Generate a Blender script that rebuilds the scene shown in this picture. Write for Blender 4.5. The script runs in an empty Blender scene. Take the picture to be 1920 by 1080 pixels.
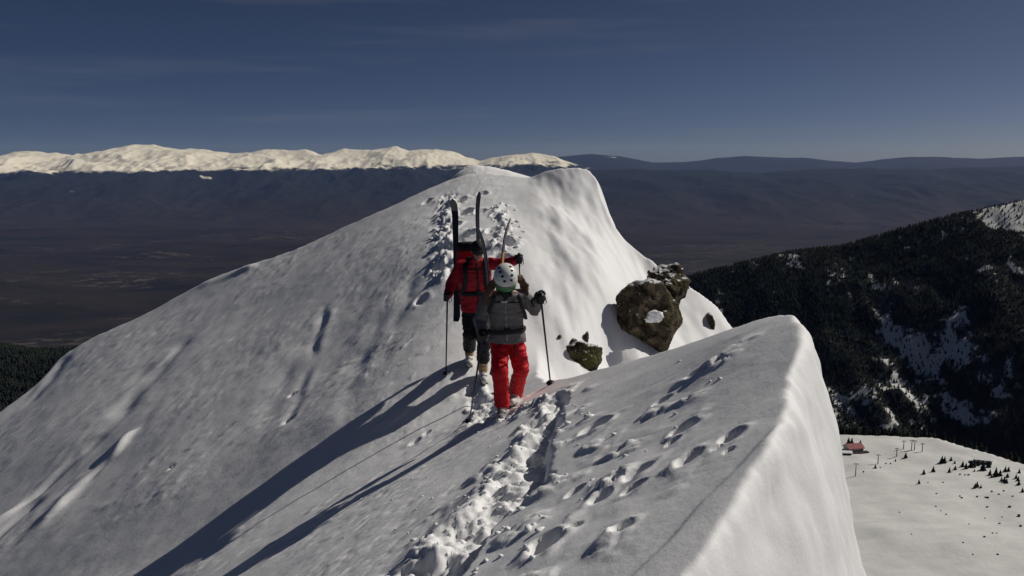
import bpy, bmesh, math, random
import numpy as np
from mathutils import Vector, Matrix, noise as mnoise

random.seed(7); np.random.seed(7)
scene = bpy.context.scene
C = scene.collection
R = math.radians

# ------------------------------------------------------------------ camera
PITCH = R(8.2); FPX = 1663.0
cam_data = bpy.data.cameras.new('camera'); cam = bpy.data.objects.new('camera', cam_data); C.objects.link(cam)
cam_data.sensor_width = 36.0; cam_data.lens = 36.0*FPX/1920.0
cam_data.clip_start = 0.05; cam_data.clip_end = 300000.0
cam.location = (0, 0, 0); cam.rotation_euler = (math.pi/2 - PITCH, 0, 0)
scene.camera = cam

# ------------------------------------------------------------------ light
SUN_AZ, SUN_EL = R(66), R(40)           # azimuth clockwise from +Y (view direction)
world = bpy.data.worlds.new('World'); scene.world = world; world.use_nodes = True
wn = world.node_tree; wn.nodes.clear()
w_out = wn.nodes.new('ShaderNodeOutputWorld'); w_bg = wn.nodes.new('ShaderNodeBackground')
sky = wn.nodes.new('ShaderNodeTexSky'); sky.sky_type = 'NISHITA'; sky.sun_disc = False
sky.sun_elevation = SUN_EL; sky.sun_rotation = SUN_AZ
sky.altitude = 2600; sky.air_density = 0.31; sky.dust_density = 6.0; sky.ozone_density = 5.0
w_bg.inputs['Strength'].default_value = 0.05
# faint cirrus streaks
tc = wn.nodes.new('ShaderNodeTexCoord'); mp = wn.nodes.new('ShaderNodeMapping'); mp.inputs['Scale'].default_value = (1.2, 1.2, 22)
mp.inputs['Rotation'].default_value = (0.02, 0.03, 0.4)
nz = wn.nodes.new('ShaderNodeTexNoise'); nz.inputs['Scale'].default_value = 2.2; nz.inputs['Detail'].default_value = 6; nz.inputs['Roughness'].default_value = 0.6
rp = wn.nodes.new('ShaderNodeValToRGB'); rp.color_ramp.elements[0].position = 0.52; rp.color_ramp.elements[1].position = 0.85
rp.color_ramp.elements[1].color = (0.22, 0.22, 0.22, 1)
mxc = wn.nodes.new('ShaderNodeMixRGB'); mxc.inputs[2].default_value = (5.5, 5.6, 6.0, 1)
wn.links.new(tc.outputs['Generated'], mp.inputs[0]); wn.links.new(mp.outputs[0], nz.inputs['Vector']); wn.links.new(nz.outputs['Fac'], rp.inputs[0])
wn.links.new(rp.outputs[0], mxc.inputs[0]); wn.links.new(sky.outputs[0], mxc.inputs[1])
wn.links.new(mxc.outputs[0], w_bg.inputs[0]); wn.links.new(w_bg.outputs[0], w_out.inputs[0])

sun_d = bpy.data.lights.new('sun', 'SUN'); sun = bpy.data.objects.new('sun', sun_d); C.objects.link(sun)
sun_d.energy = 5.0; sun_d.angle = R(0.53); sun_d.color = (1.0, 0.945, 0.86)
S = Vector((math.sin(SUN_AZ)*math.cos(SUN_EL), math.cos(SUN_AZ)*math.cos(SUN_EL), math.sin(SUN_EL)))
sun.rotation_euler = S.to_track_quat('Z', 'Y').to_euler()
vs = scene.view_settings
vs.view_transform = 'Standard'; vs.look = 'None'; vs.gamma = 1.0; vs.use_curve_mapping = False
vs.exposure = -0.64

# ------------------------------------------------------------------ helpers
def A(u, v, y):
    """point on the sight line of photo position (u,v) at depth y (metres ahead)"""
    dx = (u-960)/FPX; dv = (v-540)/FPX
    d = Vector((dx, math.cos(PITCH)-dv*math.sin(PITCH), -math.sin(PITCH)-dv*math.cos(PITCH)))
    return d*(y/d.y)
def tag(o, label=None, cat=None, group=None, kind=None):
    if label: o['label'] = label
    if cat: o['category'] = cat
    if group: o['group'] = group
    if kind: o['kind'] = kind
    return o
def link(name, me, mat=None, parent=None, smooth=False):
    o = bpy.data.objects.new(name, me); C.objects.link(o)
    if mat is not None and not me.materials: me.materials.append(mat)
    if parent is not None: o.parent = parent
    if smooth:
        me.polygons.foreach_set('use_smooth', [True]*len(me.polygons))
    return o
def empty(name, loc):
    o = bpy.data.objects.new(name, None); C.objects.link(o); o.location = loc; o.empty_display_size = 0.2
    return o
def mesh_np(name, verts, faces):
    me = bpy.data.meshes.new(name)
    verts = np.asarray(verts, dtype=np.float32); faces = np.asarray(faces, dtype=np.int32)
    n = faces.shape[1]
    me.vertices.add(len(verts)); me.vertices.foreach_set('co', verts.ravel())
    me.loops.add(faces.size); me.loops.foreach_set('vertex_index', faces.ravel())
    me.polygons.add(len(faces)); me.polygons.foreach_set('loop_start', np.arange(len(faces), dtype=np.int32)*n)
    me.update(calc_edges=True); me.validate()
    return me
def grid_faces(nx, ny):
    i = np.arange(nx-1)[:, None]*ny + np.arange(ny-1)[None, :]
    i = i.ravel()
    return np.stack([i, i+ny, i+ny+1, i+1], 1)
# numpy gradient noise
def _hash(ix, iy, seed):
    h = (ix.astype(np.int64)*374761393 + iy.astype(np.int64)*668265263 + seed*1442695041) & 0xFFFFFFFF
    h = ((h ^ (h >> 13))*1274126177) & 0xFFFFFFFF
    return (h ^ (h >> 16)) & 0xFFFFFFFF
def pn(x, y, seed=0):
    x = np.asarray(x, float); y = np.asarray(y, float)
    ix = np.floor(x); iy = np.floor(y); fx = x-ix; fy = y-iy
    u = fx*fx*fx*(fx*(fx*6-15)+10); v = fy*fy*fy*(fy*(fy*6-15)+10)
    def g(a, b):
        ang = _hash(ix+a, iy+b, seed)/4294967296.0*6.2831853
        return np.cos(ang)*(fx-a)+np.sin(ang)*(fy-b)
    return (g(0,0)*(1-u)+g(1,0)*u)*(1-v)+(g(0,1)*(1-u)+g(1,1)*u)*v
def fbm(x, y, o=4, seed=0, gain=0.5):
    r = 0; a = 1.0
    for k in range(o):
        r = r + a*pn(x*2**k, y*2**k, seed+k*17); a *= gain
    return r
def ridged(x, y, o=5, seed=0):
    r = 0; a = 0.5
    for k in range(o):
        r = r + a*(1-np.abs(pn(x*2.1**k, y*2.1**k, seed+k*31))*2.0); a *= 0.5
    return r
def domes(x, y, cell, seed, rmin=0.25, rmax=0.55, p=1.0):
    """height of half-buried balls, one per cell; returns in units of cell"""
    gx = x/cell; gy = y/cell; ix = np.floor(gx); iy = np.floor(gy)
    out = np.zeros_like(gx)
    for a in (-1, 0, 1):
        for b in (-1, 0, 1):
            cx = ix+a; cy = iy+b
            jx = _hash(cx, cy, seed)/4294967296.0; jy = _hash(cx, cy, seed+5)/4294967296.0; rr = _hash(cx, cy, seed+9)/4294967296.0
            r = rmin+(rmax-rmin)*rr
            on = (_hash(cx, cy, seed+13)/4294967296.0) < p
            d2 = (gx-cx-jx)**2+(gy-cy-jy)**2
            out = np.maximum(out, np.where(on, np.sqrt(np.maximum(r*r-d2, 0)), 0))
    return out*cell
def blocks(x, y, cell, seed):
    """broken slabs: every cell its own height, rounded at the joints (0..1)"""
    wx = x+0.35*cell*pn(x/cell*1.3, y/cell*1.3, seed+1); wy = y+0.35*cell*pn(x/cell*1.3, y/cell*1.3, seed+2)
    gx = wx/cell; gy = wy/cell; ix = np.floor(gx); iy = np.floor(gy)
    f1 = np.full(x.shape, 9.0); f2 = np.full(x.shape, 9.0); hh = np.zeros(x.shape)
    for a in (-1, 0, 1):
        for b in (-1, 0, 1):
            cx = ix+a; cy = iy+b
            d = np.hypot(gx-cx-_hash(cx, cy, seed)/4294967296.0, gy-cy-_hash(cx, cy, seed+5)/4294967296.0)
            h = _hash(cx, cy, seed+9)/4294967296.0
            n = d < f1; f2 = np.where(n, f1, np.minimum(f2, d)); hh = np.where(n, h, hh); f1 = np.where(n, d, f1)
    t = np.clip((f2-f1)/0.42, 0, 1)
    return (0.15+0.85*hh)*np.sqrt(1-(1-t)**2)
def sstep(a, b, x):
    t = np.clip((x-a)/(b-a), 0, 1); return t*t*(3-2*t)
def catmull(pts, n=8):
    pts = [np.array(p, float) for p in pts]; out = []
    P = [2*pts[0]-pts[1]]+pts+[2*pts[-1]-pts[-2]]
    for i in range(1, len(P)-2):
        for k in range(n):
            t = k/n
            out.append(0.5*((2*P[i])+(-P[i-1]+P[i+1])*t+(2*P[i-1]-5*P[i]+4*P[i+1]-P[i+2])*t*t+(-P[i-1]+3*P[i]-3*P[i+1]+P[i+2])*t**3))
    out.append(pts[-1]); return np.array(out)
def dist_line(x, y, L):
    x = x.astype(np.float32); y = y.astype(np.float32); L = np.asarray(L, np.float32)
    d = np.full(x.shape, 1e9, np.float32)
    for a, b in zip(L[:-1], L[1:]):
        e = b-a; l2 = e@e
        t = np.clip(((x-a[0])*e[0]+(y-a[1])*e[1])/l2, 0, 1)
        d = np.minimum(d, (x-a[0]-t*e[0])**2+(y-a[1]-t*e[1])**2)
    return np.sqrt(d).astype(float)
def inside(x, y, L):
    c = np.zeros(x.shape, bool); n = len(L)
    for i in range(n):
        a = L[i]; b = L[(i+1) % n]
        if a[1] == b[1]: continue
        c ^= ((a[1] > y) != (b[1] > y)) & (x < (b[0]-a[0])*(y-a[1])/(b[1]-a[1])+a[0])
    return c
class TPS:
    def __init__(s, P, lam=0.02):
        P = np.array(P, float); s.P = P[:, :2]; n = len(P)
        K = s.k(np.linalg.norm(s.P[:, None]-s.P[None], axis=2))+lam*np.eye(n)
        Q = np.hstack([np.ones((n, 1)), s.P])
        M = np.block([[K, Q], [Q.T, np.zeros((3, 3))]])
        s.w = np.linalg.solve(M, np.concatenate([P[:, 2], np.zeros(3)]))
    @staticmethod
    def k(r): return np.where(r > 1e-9, r*r*np.log(np.maximum(r, 1e-9)), 0)
    def __call__(s, x, y):
        n = len(s.P); z = s.w[n]+s.w[n+1]*x+s.w[n+2]*y
        for (a, b), w in zip(s.P, s.w[:n]): z = z+w*s.k(np.sqrt((x-a)**2+(y-b)**2))
        return z

# ------------------------------------------------------------------ materials
def newmat(name, rough=0.7, spec=0.3):
    m = bpy.data.materials.new(name); m.use_nodes = True; nt = m.node_tree
    b = nt.nodes['Principled BSDF']; b.inputs['Roughness'].default_value = rough; b.inputs['Specular IOR Level'].default_value = spec
    return m, nt, b
def noise_node(nt, scale, detail=4, rough=0.5, coord='Object', mapping=None):
    t = nt.nodes.new('ShaderNodeTexCoord'); n = nt.nodes.new('ShaderNodeTexNoise')
    n.inputs['Scale'].default_value = scale; n.inputs['Detail'].default_value = detail; n.inputs['Roughness'].default_value = rough
    src = t.outputs[coord]
    if mapping:
        mpn = nt.nodes.new('ShaderNodeMapping'); mpn.inputs['Scale'].default_value = mapping; nt.links.new(src, mpn.inputs[0]); src = mpn.outputs[0]
    nt.links.new(src, n.inputs['Vector']); return n
def ramp(nt, src, stops):
    r = nt.nodes.new('ShaderNodeValToRGB'); e = r.color_ramp.elements
    while len(e) < len(stops): e.new(0.5)
    for q, (p, c) in zip(e, stops):
        q.position = p; q.color = (*c, 1) if len(c) == 3 else c
    nt.links.new(src, r.inputs[0]); return r
def bump(nt, b, src, strength, dist, prev=None):
    n = nt.nodes.new('ShaderNodeBump'); n.inputs['Strength'].default_value = strength; n.inputs['Distance'].default_value = dist
    nt.links.new(src, n.inputs['Height'])
    if prev: nt.links.new(prev.outputs[0], n.inputs['Normal'])
    nt.links.new(n.outputs[0], b.inputs['Normal']); return n
def simple(name, c1, c2=None, scale=20, rough=0.7, spec=0.3, bmp=0.0, bdist=0.01, metallic=0.0):
    m, nt, b = newmat(name, rough, spec); b.inputs['Metallic'].default_value = metallic
    n = noise_node(nt, scale, 5)
    r = ramp(nt, n.outputs['Fac'], [(0.3, c1), (0.7, c2 or tuple(min(1, q*1.25) for q in c1))]); nt.links.new(r.outputs[0], b.inputs['Base Color'])
    if bmp: bump(nt, b, n.outputs['Fac'], bmp, bdist)
    return m

def snow_mat():
    m, nt, b = newmat('wind_packed_snow', 0.62, 0.25)
    n = noise_node(nt, 1.3, 5)
    r = ramp(nt, n.outputs['Fac'], [(0.3, (0.83, 0.835, 0.85)), (0.7, (0.88, 0.88, 0.89))]); nt.links.new(r.outputs[0], b.inputs['Base Color'])
    n1 = noise_node(nt, 24, 6, 0.6); n2 = noise_node(nt, 90, 3, 0.6)
    p = bump(nt, b, n1.outputs['Fac'], 0.20, 0.018); bump(nt, b, n2.outputs['Fac'], 0.3, 0.004, p)
    b.inputs['Subsurface Weight'].default_value = 0.0
    return m
M = {}
M['snow'] = snow_mat()
M['clod'] = simple('broken_snow', (0.84, 0.845, 0.86), (0.88, 0.88, 0.89), 12, 0.6, 0.25, 0.4, 0.02)

# ------------------------------------------------------------------ the snow ridge (setting)
def w3(u, v, y): p = A(u, v, y); return (p.x, p.y, p.z)
FARPTS = [(870,690,11.9),(1050,690,12.4),(1215,668,13.5),(868,440,16.2),(880,326,19.9),(990,329,19.4),(1050,320,19.1),(1108,311,18.9),
          (1000,450,15.5),(1000,560,13.6),(1100,500,14.8),(1150,560,14.3),(1165,430,17.2),(1230,490,16.5),(1300,552,16.0),(1345,588,15.6),(1340,640,15.0),
          (0,1080,12.2),(0,772,19.0),(130,655,20.5),(270,590,20.5),(380,530,20.6),(540,470,20.0),(700,400,19.7),(800,355,19.8),(600,700,13.5),(300,800,14.4),(700,550,15.45),(450,640,16.3),(200,760,16.4)]
far_tps = TPS([w3(*p) for p in FARPTS], 0.05)
def xy(u, v, y): p = A(u, v, y); return (p.x, p.y)
farcrest = [(-24, 15), (-16, 17)]+[xy(*p) for p in ((0,772,19.0),(130,655,20.5),(270,590,20.5),(380,530,20.6),(540,470,20.0),(700,400,19.7),(800,355,19.8),(880,326,19.9),(990,329,19.4),(1050,320,19.1),(1108,311,18.9),(1132,375,18.0),(1165,430,17.2),(1230,490,16.5),(1300,550,16.0),(1352,586,15.6))]+[(4.1, 14.4), (4.1, 10)]
farcrest = catmull(farcrest, 5)
far_poly = np.vstack([farcrest, [[4.1, -5], [-30, -5], [-30, 14]]])
nearcrest = catmull([(0.25,-4),(0.3,0),(0.36,2),(0.58,3.0),(1.06,3.85),(1.50,4.62),(1.86,5.6),(2.04,6.3),(2.02,6.9),(1.3,8.6),(0.55,10.0),(0.35,10.9),(0.3,14)], 6)
near_poly = np.vstack([nearcrest, [[-40, 14], [-40, -4]]])

trail = catmull([xy(*p) for p in ((893,695,11.6),(912,745,10.3),(950,775,9.3),(1020,775,8.9),(1025,812,8.0),(990,870,6.9),(950,935,5.9),(865,1000,5.35),(800,1065,4.95),(740,1150,4.5))], 6)
_tr = trail[(trail[:, 1] < 9.0)]; _tr = _tr[np.argsort(_tr[:, 1])]; TRY = _tr[:, 1]; TRX = _tr[:, 0]
PITS = []          # (x, y, rx, ry, angle, depth)
LUMPS = []         # extra snow lumps for the clod object: (x, y, r)

LOBE = w3(893, 306, 21.4)
def smax(a, b, k):
    h = np.clip(0.5+0.5*(a-b)/k, 0, 1); return b*(1-h)+a*h+k*h*(1-h)
def base_near(x, y):
    z = -2.77+0.53*(x+0.09)-0.122*(y-9.6)
    z = z - 0.012*np.maximum(-x-1.5, 0)**2
    z = z + 0.13*np.exp(-((x-1.95)/0.75)**2-((y-6.6)/1.3)**2)
    d = dist_line(x, y, nearcrest); d = np.where(inside(x, y, near_poly), -d, d)
    d = d + (0.05*fbm(x*1.5, y*1.5, 2, 3) + 0.022*pn(x*4.3, y*4.3, 12)*sstep(.2, -.05, d) + 0.012*pn(x*11, y*11, 13)*sstep(.12, -.05, d))*sstep(0.5, 0.02, d) + 0.06*sstep(2.5, 3.5, y)*sstep(6.2, 5.2, y)
    back = sstep(6.0, 7.4, y)
    r = 0.16*(1-back)+0.09*back; s = 5.2*(1-back)+2.6*back
    dp = np.maximum(d, 0)
    z = z - s*(np.sqrt(dp*dp+r*r)-r) - 0.8*np.maximum(dp-1.0, 0)
    return z
def base_far(x, y):
    z = far_tps(x, y)
    d = dist_line(x, y, farcrest); d = np.where(inside(x, y, far_poly), -d, d)
    d = d + 0.10*fbm(x*0.9, y*0.9, 3, 40)*sstep(-1, 0.2, d)
    dp = np.maximum(d, 0); r = 0.18-0.11*sstep(0.4, 1.2, x)
    z = z - (1.5+1.5*sstep(0.5, 1.5, x))*(np.sqrt(dp*dp+r*r)-r) - 0.6*np.maximum(dp-1.5, 0)
    # second bump of the summit, farther back
    ddx = x-LOBE[0]+0.10*pn(y*1.5, x*1.5, 55); ddy = y-LOBE[1]
    lob = LOBE[2]-np.where(ddx > 0, 0.10*ddx+0.11*ddx*ddx, 0.9*ddx*ddx)-0.9*(np.sqrt(ddy*ddy+0.16)-0.4)-0.8*np.maximum(np.abs(ddx)-1.3, 0)+0.04*fbm(x*1.3, y*1.3, 3, 58)
    z = smax(z, lob, 0.22)
    # wind scoop beside the big rock
    sx, sy, sz = w3(1152, 640, 13.2)
    z = z - 0.38*np.exp(-(((x-sx)/0.28)**2+((y-sy)/0.5)**2))
    # soft gullies on the sunny face
    face = sstep(0.0, 0.9, x)*sstep(12, 13, y)
    z = z + face*(0.22*fbm(x*0.9+0.15*y, y*0.32, 4, 60, 0.42))
    return z
def height(x, y, detail=True):
    x = np.asarray(x, float); y = np.asarray(y, float)
    z = smax(base_near(x, y), base_far(x, y), 0.35+0.5*sstep(-1, -4, x)) - 0.03
    if not detail: return z
    # fall-line coordinates of the flank (runs down to the left and a little to the camera)
    a = x*0.80+y*0.60; b = -x*0.60+y*0.80
    flank = sstep(0.4, -0.6, x)
    z = z + 0.08*fbm(x*0.30, y*0.30, 2, 77)*sstep(0.5, -2, x)
    z = z + flank*(0.013*fbm(b*1.9, a*0.22, 4, 21) + 0.003*fbm(x*4.1, y*4.1, 3, 5, 0.7))
    crust = pn(b*4.0, a*1.6, 91)
    z = z + flank*0.011*sstep(0.16, 0.36, crust+0.30*pn(x*9, y*9, 95))*sstep(-0.25, 0.2, pn(x*.5, y*.5, 14))
    pk_ = flank*sstep(-0.15, 0.15, pn(x*0.55+9, y*0.55, 15))
    kk = pk_ > 0.01
    if kk.any(): z[kk] += pk_[kk]*(0.011*blocks(b[kk]*1.5, a[kk]*0.6, 0.26, 301)+0.008*blocks(b[kk]*1.4, a[kk]*0.9, 0.13, 305))
    # runnels
    for (p0, p1, w, h) in RUN:
        e = np.array(p1)-np.array(p0); L = math.hypot(*e); e = e/L
        t = (x-p0[0])*e[0]+(y-p0[1])*e[1]; s = -(x-p0[0])*e[1]+(y-p0[1])*e[0]
        s = s + 0.10*pn(t*1.7, t*0+p0[0], 33)
        m = sstep(-0.1*L, 0.15*L, t)*sstep(1.1*L, 0.8*L, t)
        z = z + h*m*np.exp(-(s/w)**2)*np.clip(0.55+1.5*pn(t*1.3+p0[1], s*2.0, 35), 0, 1.6)
    z = z + 0.010*fbm(x*2.0, y*2.0, 4, 8)
    # trodden trail
    dt = dist_line(x, y, trail)+0.10*pn(x*3, y*3, 2)
    near = sstep(8.5, 5.0, y)
    wd = 0.17+0.15*near
    def put(w, fn, lim=0.004):
        k = w > lim
        if k.any(): z[k] += w[k]*fn(x[k], y[k])
    sx_ = x-np.interp(y, TRY, TRX)+0.10*pn(y*1.9, y*0+3.3, 44)+0.05*pn(y*6.1, x*1.5, 45)
    wb = (0.12+0.12*near)*(1+0.7*pn(y*1.6, y*0+7.7, 46)); act = sstep(9.0, 8.6, y)
    z = z + act*(-0.52*np.clip(sx_, -wb, wb)-0.05)*np.where(sx_ > 0, sstep(wb+0.07, wb, sx_), sstep(-wb-0.45, -wb, sx_))
    m = np.maximum(sstep(wd*1.3, wd*0.5, dt)*(1-act), act*sstep(-wb-0.16, -wb+0.02, sx_)*sstep(wb+0.03, wb-0.03, sx_))
    dt = np.where(act > 0.5, np.abs(sx_), dt)
    put(m, lambda X, Y: 0.060*blocks(X, Y, 0.25, 3)*sstep(-.25, .2, pn(X*2.2, Y*2.2, 83))+0.026*blocks(X, Y, 0.10, 8)*sstep(-.1, .3, pn(X*3, Y*3, 84))+0.012*blocks(X, Y, 0.045, 18)-0.03+0.12*fbm(X*2.3, Y*2.3, 6, 4, .62))
    put(sstep(wd*3.2, wd*0.8, dt)*(1-m), lambda X, Y: sstep(0.0, 0.25, pn(X*2.3, Y*2.3, 19))*(0.05*blocks(X, Y, 0.12, 23)+0.02*blocks(X, Y, .05, 27)))
    # churned band of old prints beside the trail
    put(np.exp(-(dist_line(x, y, OLD)/0.34)**2), lambda X, Y: 0.015*fbm(X*3.0, Y*3.0, 3, 66)+sstep(0.08, 0.3, pn(X*2.6, Y*2.6, 29))*0.07*blocks(X, Y, 0.13, 29))
    put(np.exp(-(dist_line(x, y, UPT)/0.20)**2), lambda X, Y: 0.085*blocks(X, Y, 0.26, 51)+0.06*blocks(X, Y, 0.13, 57)-0.06+0.12*fbm(X*2, Y*2, 4, 6, .6))
    put(np.exp(-(dist_line(x, y, UPT2)/0.22)**2), lambda X, Y: sstep(-0.1, 0.2, pn(X*2, Y*2, 90))*(0.06*blocks(X, Y, 0.24, 53)+0.05*blocks(X, Y, 0.12, 59)-0.02+0.06*fbm(X*2.4, Y*2.4, 3, 16)))
    for (px, py, rx, ry, an, dep) in PITS:
        msk = (np.abs(x-px) < 2.8*rx) & (np.abs(y-py) < 2.8*rx)
        if not msk.any(): continue
        xx = x[msk]; yy = y[msk]; ca, sa = math.cos(an), math.sin(an)
        X = ((xx-px)*ca+(yy-py)*sa)/rx; Y = (-(xx-px)*sa+(yy-py)*ca)/ry
        q = np.sqrt(X*X+Y*Y)*(1+0.3*pn(xx*6, yy*6, 71))
        fl = sstep(1.05, 0.75, q)
        z[msk] += -dep*fl - fl*(0.45*(xx-px)+(0.25 if py > 12 else -0.1)*(yy-py)) + 0.22*dep*np.exp(-((q-1.35)/0.32)**2)*(0.6+1.2*pn(xx*9, yy*9, 72))
    # old crack line on the cornice
    dc = (x-CR0[0])*CRN[0]+(y-CR0[1])*CRN[1]; tcx = (x-CR0[0])*CRN[1]-(y-CR0[1])*CRN[0]
    z = z + 0.018*sstep(-0.015, 0.03, dc+0.03*pn(tcx*3, tcx*0, 9))*sstep(0.35, 0.05, dc)*sstep(-1.9, -1.2, tcx)*sstep(1.3, .7, tcx)
    return z
RUN = []; OLD = np.array([[50., 50.], [51., 50.]]); UPT = OLD.copy(); UPT2 = OLD.copy(); CR0 = (50, 50); CRN = (1, 0)
def ground(u, v, smin=2.0, smax_=40.0):
    """where the sight line of a photo position meets the smooth ridge"""
    s = np.linspace(smin, smax_, 2400)
    dx = (u-960)/FPX; dv = (v-540)/FPX
    d = np.array([dx, math.cos(PITCH)-dv*math.sin(PITCH), -math.sin(PITCH)-dv*math.cos(PITCH)])
    P = s[:, None]*d
    h = height(P[:, 0], P[:, 1], False)
    k = np.argmax(P[:, 2] < h)
    return (float(P[k, 0]), float(P[k, 1]))
OLD = np.array([ground(*p) for p in ((1300,700),(1250,770),(1200,870),(1140,960),(1060,1030))])
UPT = np.array([ground(*p) for p in ((838,372),(836,420),(832,470),(830,520))])
UPT2 = np.array([ground(*p) for p in ((935,390),(955,430),(935,465))])
CR0 = ground(1280, 985); _c1 = ground(1350, 912); _e = np.array(_c1)-np.array(CR0); _e /= np.hypot(*_e); CRN = (_e[1], -_e[0])
for (u, v, ru, d) in ((1118,800,.20,.14),(1282,803,.14,.12),(1372,820,.12,.09),(1292,864,.14,.09),(1197,886,.15,.11),(1187,917,.10,.09),(1126,934,.11,.08),
                      (1078,923,.09,.09),(1022,1022,.17,.13),(1168,992,.10,.10),(1300,702,.11,.06),(1240,752,.10,.06),
                      (1345,842,.05,.05),(1368,845,.05,.05),(1262,828,.07,.06),(1075,990,.07,.05),(1150,905,.08,.05),
                      (778,832,.12,.05),(800,815,.08,.04),(320,885,.10,.03),(540,790,.16,.05),(548,740,.10,.05)):
    g = ground(u, v); PITS.append((g[0], g[1], ru*.66, ru*.66*random.uniform(.62, .85), random.uniform(0.3, 1.1), d*.85))
for (u, v, ru, d) in ((868,470,.19,.22),(867,442,.2,.25),(850,425,.15,.15),(872,400,.16,.2),(862,378,.16,.14),(900,398,.13,.1),(925,432,.14,.16),(930,405,.10,.12),
                      (945,455,.2,.18),(940,487,.18,.15),(915,460,.13,.12),(905,365,.10,.08),(840,395,.12,.12),(800,380,.12,.08),(820,500,.12,.1),(790,560,.12,.08)):
    g = ground(u, v); PITS.append((g[0], g[1], ru, ru*random.uniform(.8, 1.2), random.uniform(0, 1), d))
def rl(u0, v0, u1, v1, w, h): RUN.append((ground(u0, v0), ground(u1, v1), w, h))
rl(610,575,545,790,.10,-.035); rl(625,570,562,760,.10,.02); rl(700,590,600,900,.2,-.03); rl(780,500,690,720,.16,-.035); rl(560,640,470,830,.25,-.03)
rl(240,815,60,1000,.16,.12); rl(190,820,20,960,.15,-.10); rl(120,870,-40,1010,.12,.10); rl(215,855,90,960,.10,-.10); rl(70,935,-60,1050,.15,-.12); rl(330,640,200,800,.5,-.07); rl(120,670,40,770,.25,-.06); rl(480,500,380,535,.12,.06)
rl(250,810,180,890,.07,.10)

def axis_steps(edges):
    out = [edges[0][0]]
    for a, b, st in edges:
        n = max(1, int(round((b-a)/st))); out += list(np.linspace(a, b, n+1)[1:])
    return np.array(out)
gx = axis_steps([(-24, -12, .16), (-12, -6, .055), (-6, -2.2, .038), (-2.2, 2.6, .019), (2.6, 4.2, .05), (4.2, 9, .3)])
gy = axis_steps([(-3, 2.2, .2), (2.2, 9.8, .019), (9.8, 13.5, .026), (13.5, 21.2, .045), (21.2, 30, .3)])
GX, GY = np.meshgrid(gx, gy, indexing='ij')
GZ = height(GX, GY)
# lumps and layers on the steep cornice wall, pushed sideways out of it
sl = np.abs(np.gradient(GZ, gx, axis=0)); steep = sstep(1.3, 2.6, sl)*sstep(7.2, 6.6, GY)
GX = GX+steep*(0.05*fbm(GY*1.1, GZ*1.5, 3, 201, .45)+0.012*pn(GY*7, GZ*9, 207))
me = mesh_np('snow_ridge', np.stack([GX, GY, GZ], -1).reshape(-1, 3), grid_faces(len(gx), len(gy)))
tag(link('snow_ridge', me, M['snow'], smooth=True), kind='structure')
def gz(x, y): return float(height(np.array([x]), np.array([y]))[0])


# ------------------------------------------------------------------ far land (setting)
def far_mat(name, cols, scale, mapping=None, rough=0.9):
    m, nt, b = newmat(name, rough, 0.05); n = noise_node(nt, scale, 8, 0.6, mapping=mapping)
    r = ramp(nt, n.outputs['Fac'], cols); nt.links.new(r.outputs[0], b.inputs['Base Color']); return m, nt, b, r
# valley floor: winter fields and woods
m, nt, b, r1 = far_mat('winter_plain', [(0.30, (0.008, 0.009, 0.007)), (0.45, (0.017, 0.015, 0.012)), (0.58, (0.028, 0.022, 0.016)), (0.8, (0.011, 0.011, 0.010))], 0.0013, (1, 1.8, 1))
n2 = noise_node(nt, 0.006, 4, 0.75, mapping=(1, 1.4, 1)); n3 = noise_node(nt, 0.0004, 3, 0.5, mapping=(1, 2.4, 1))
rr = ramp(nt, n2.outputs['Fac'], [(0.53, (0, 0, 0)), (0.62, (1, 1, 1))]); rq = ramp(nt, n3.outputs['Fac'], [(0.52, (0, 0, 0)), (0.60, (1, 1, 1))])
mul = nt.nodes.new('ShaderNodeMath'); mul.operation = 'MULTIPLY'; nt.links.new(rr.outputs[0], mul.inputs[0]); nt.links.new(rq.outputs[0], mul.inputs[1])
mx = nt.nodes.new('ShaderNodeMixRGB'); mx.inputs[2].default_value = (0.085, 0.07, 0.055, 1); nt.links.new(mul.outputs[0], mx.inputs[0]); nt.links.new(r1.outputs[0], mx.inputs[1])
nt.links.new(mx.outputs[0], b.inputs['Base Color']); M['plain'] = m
xs = np.linspace(-60000, 60000, 260); ys = np.concatenate([np.linspace(-3000, 14000, 170), np.linspace(14500, 58000, 60)])
X, Y = np.meshgrid(xs, ys, indexing='ij'); Z = -1120+110*fbm(X/2600, Y/2600, 4, 5)*sstep(2500, 7000, Y)
tag(link('valley_ground', mesh_np('valley_ground', np.stack([X, Y, Z], -1).reshape(-1, 3), grid_faces(len(xs), len(ys))), M['plain'], smooth=True), kind='structure')

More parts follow.
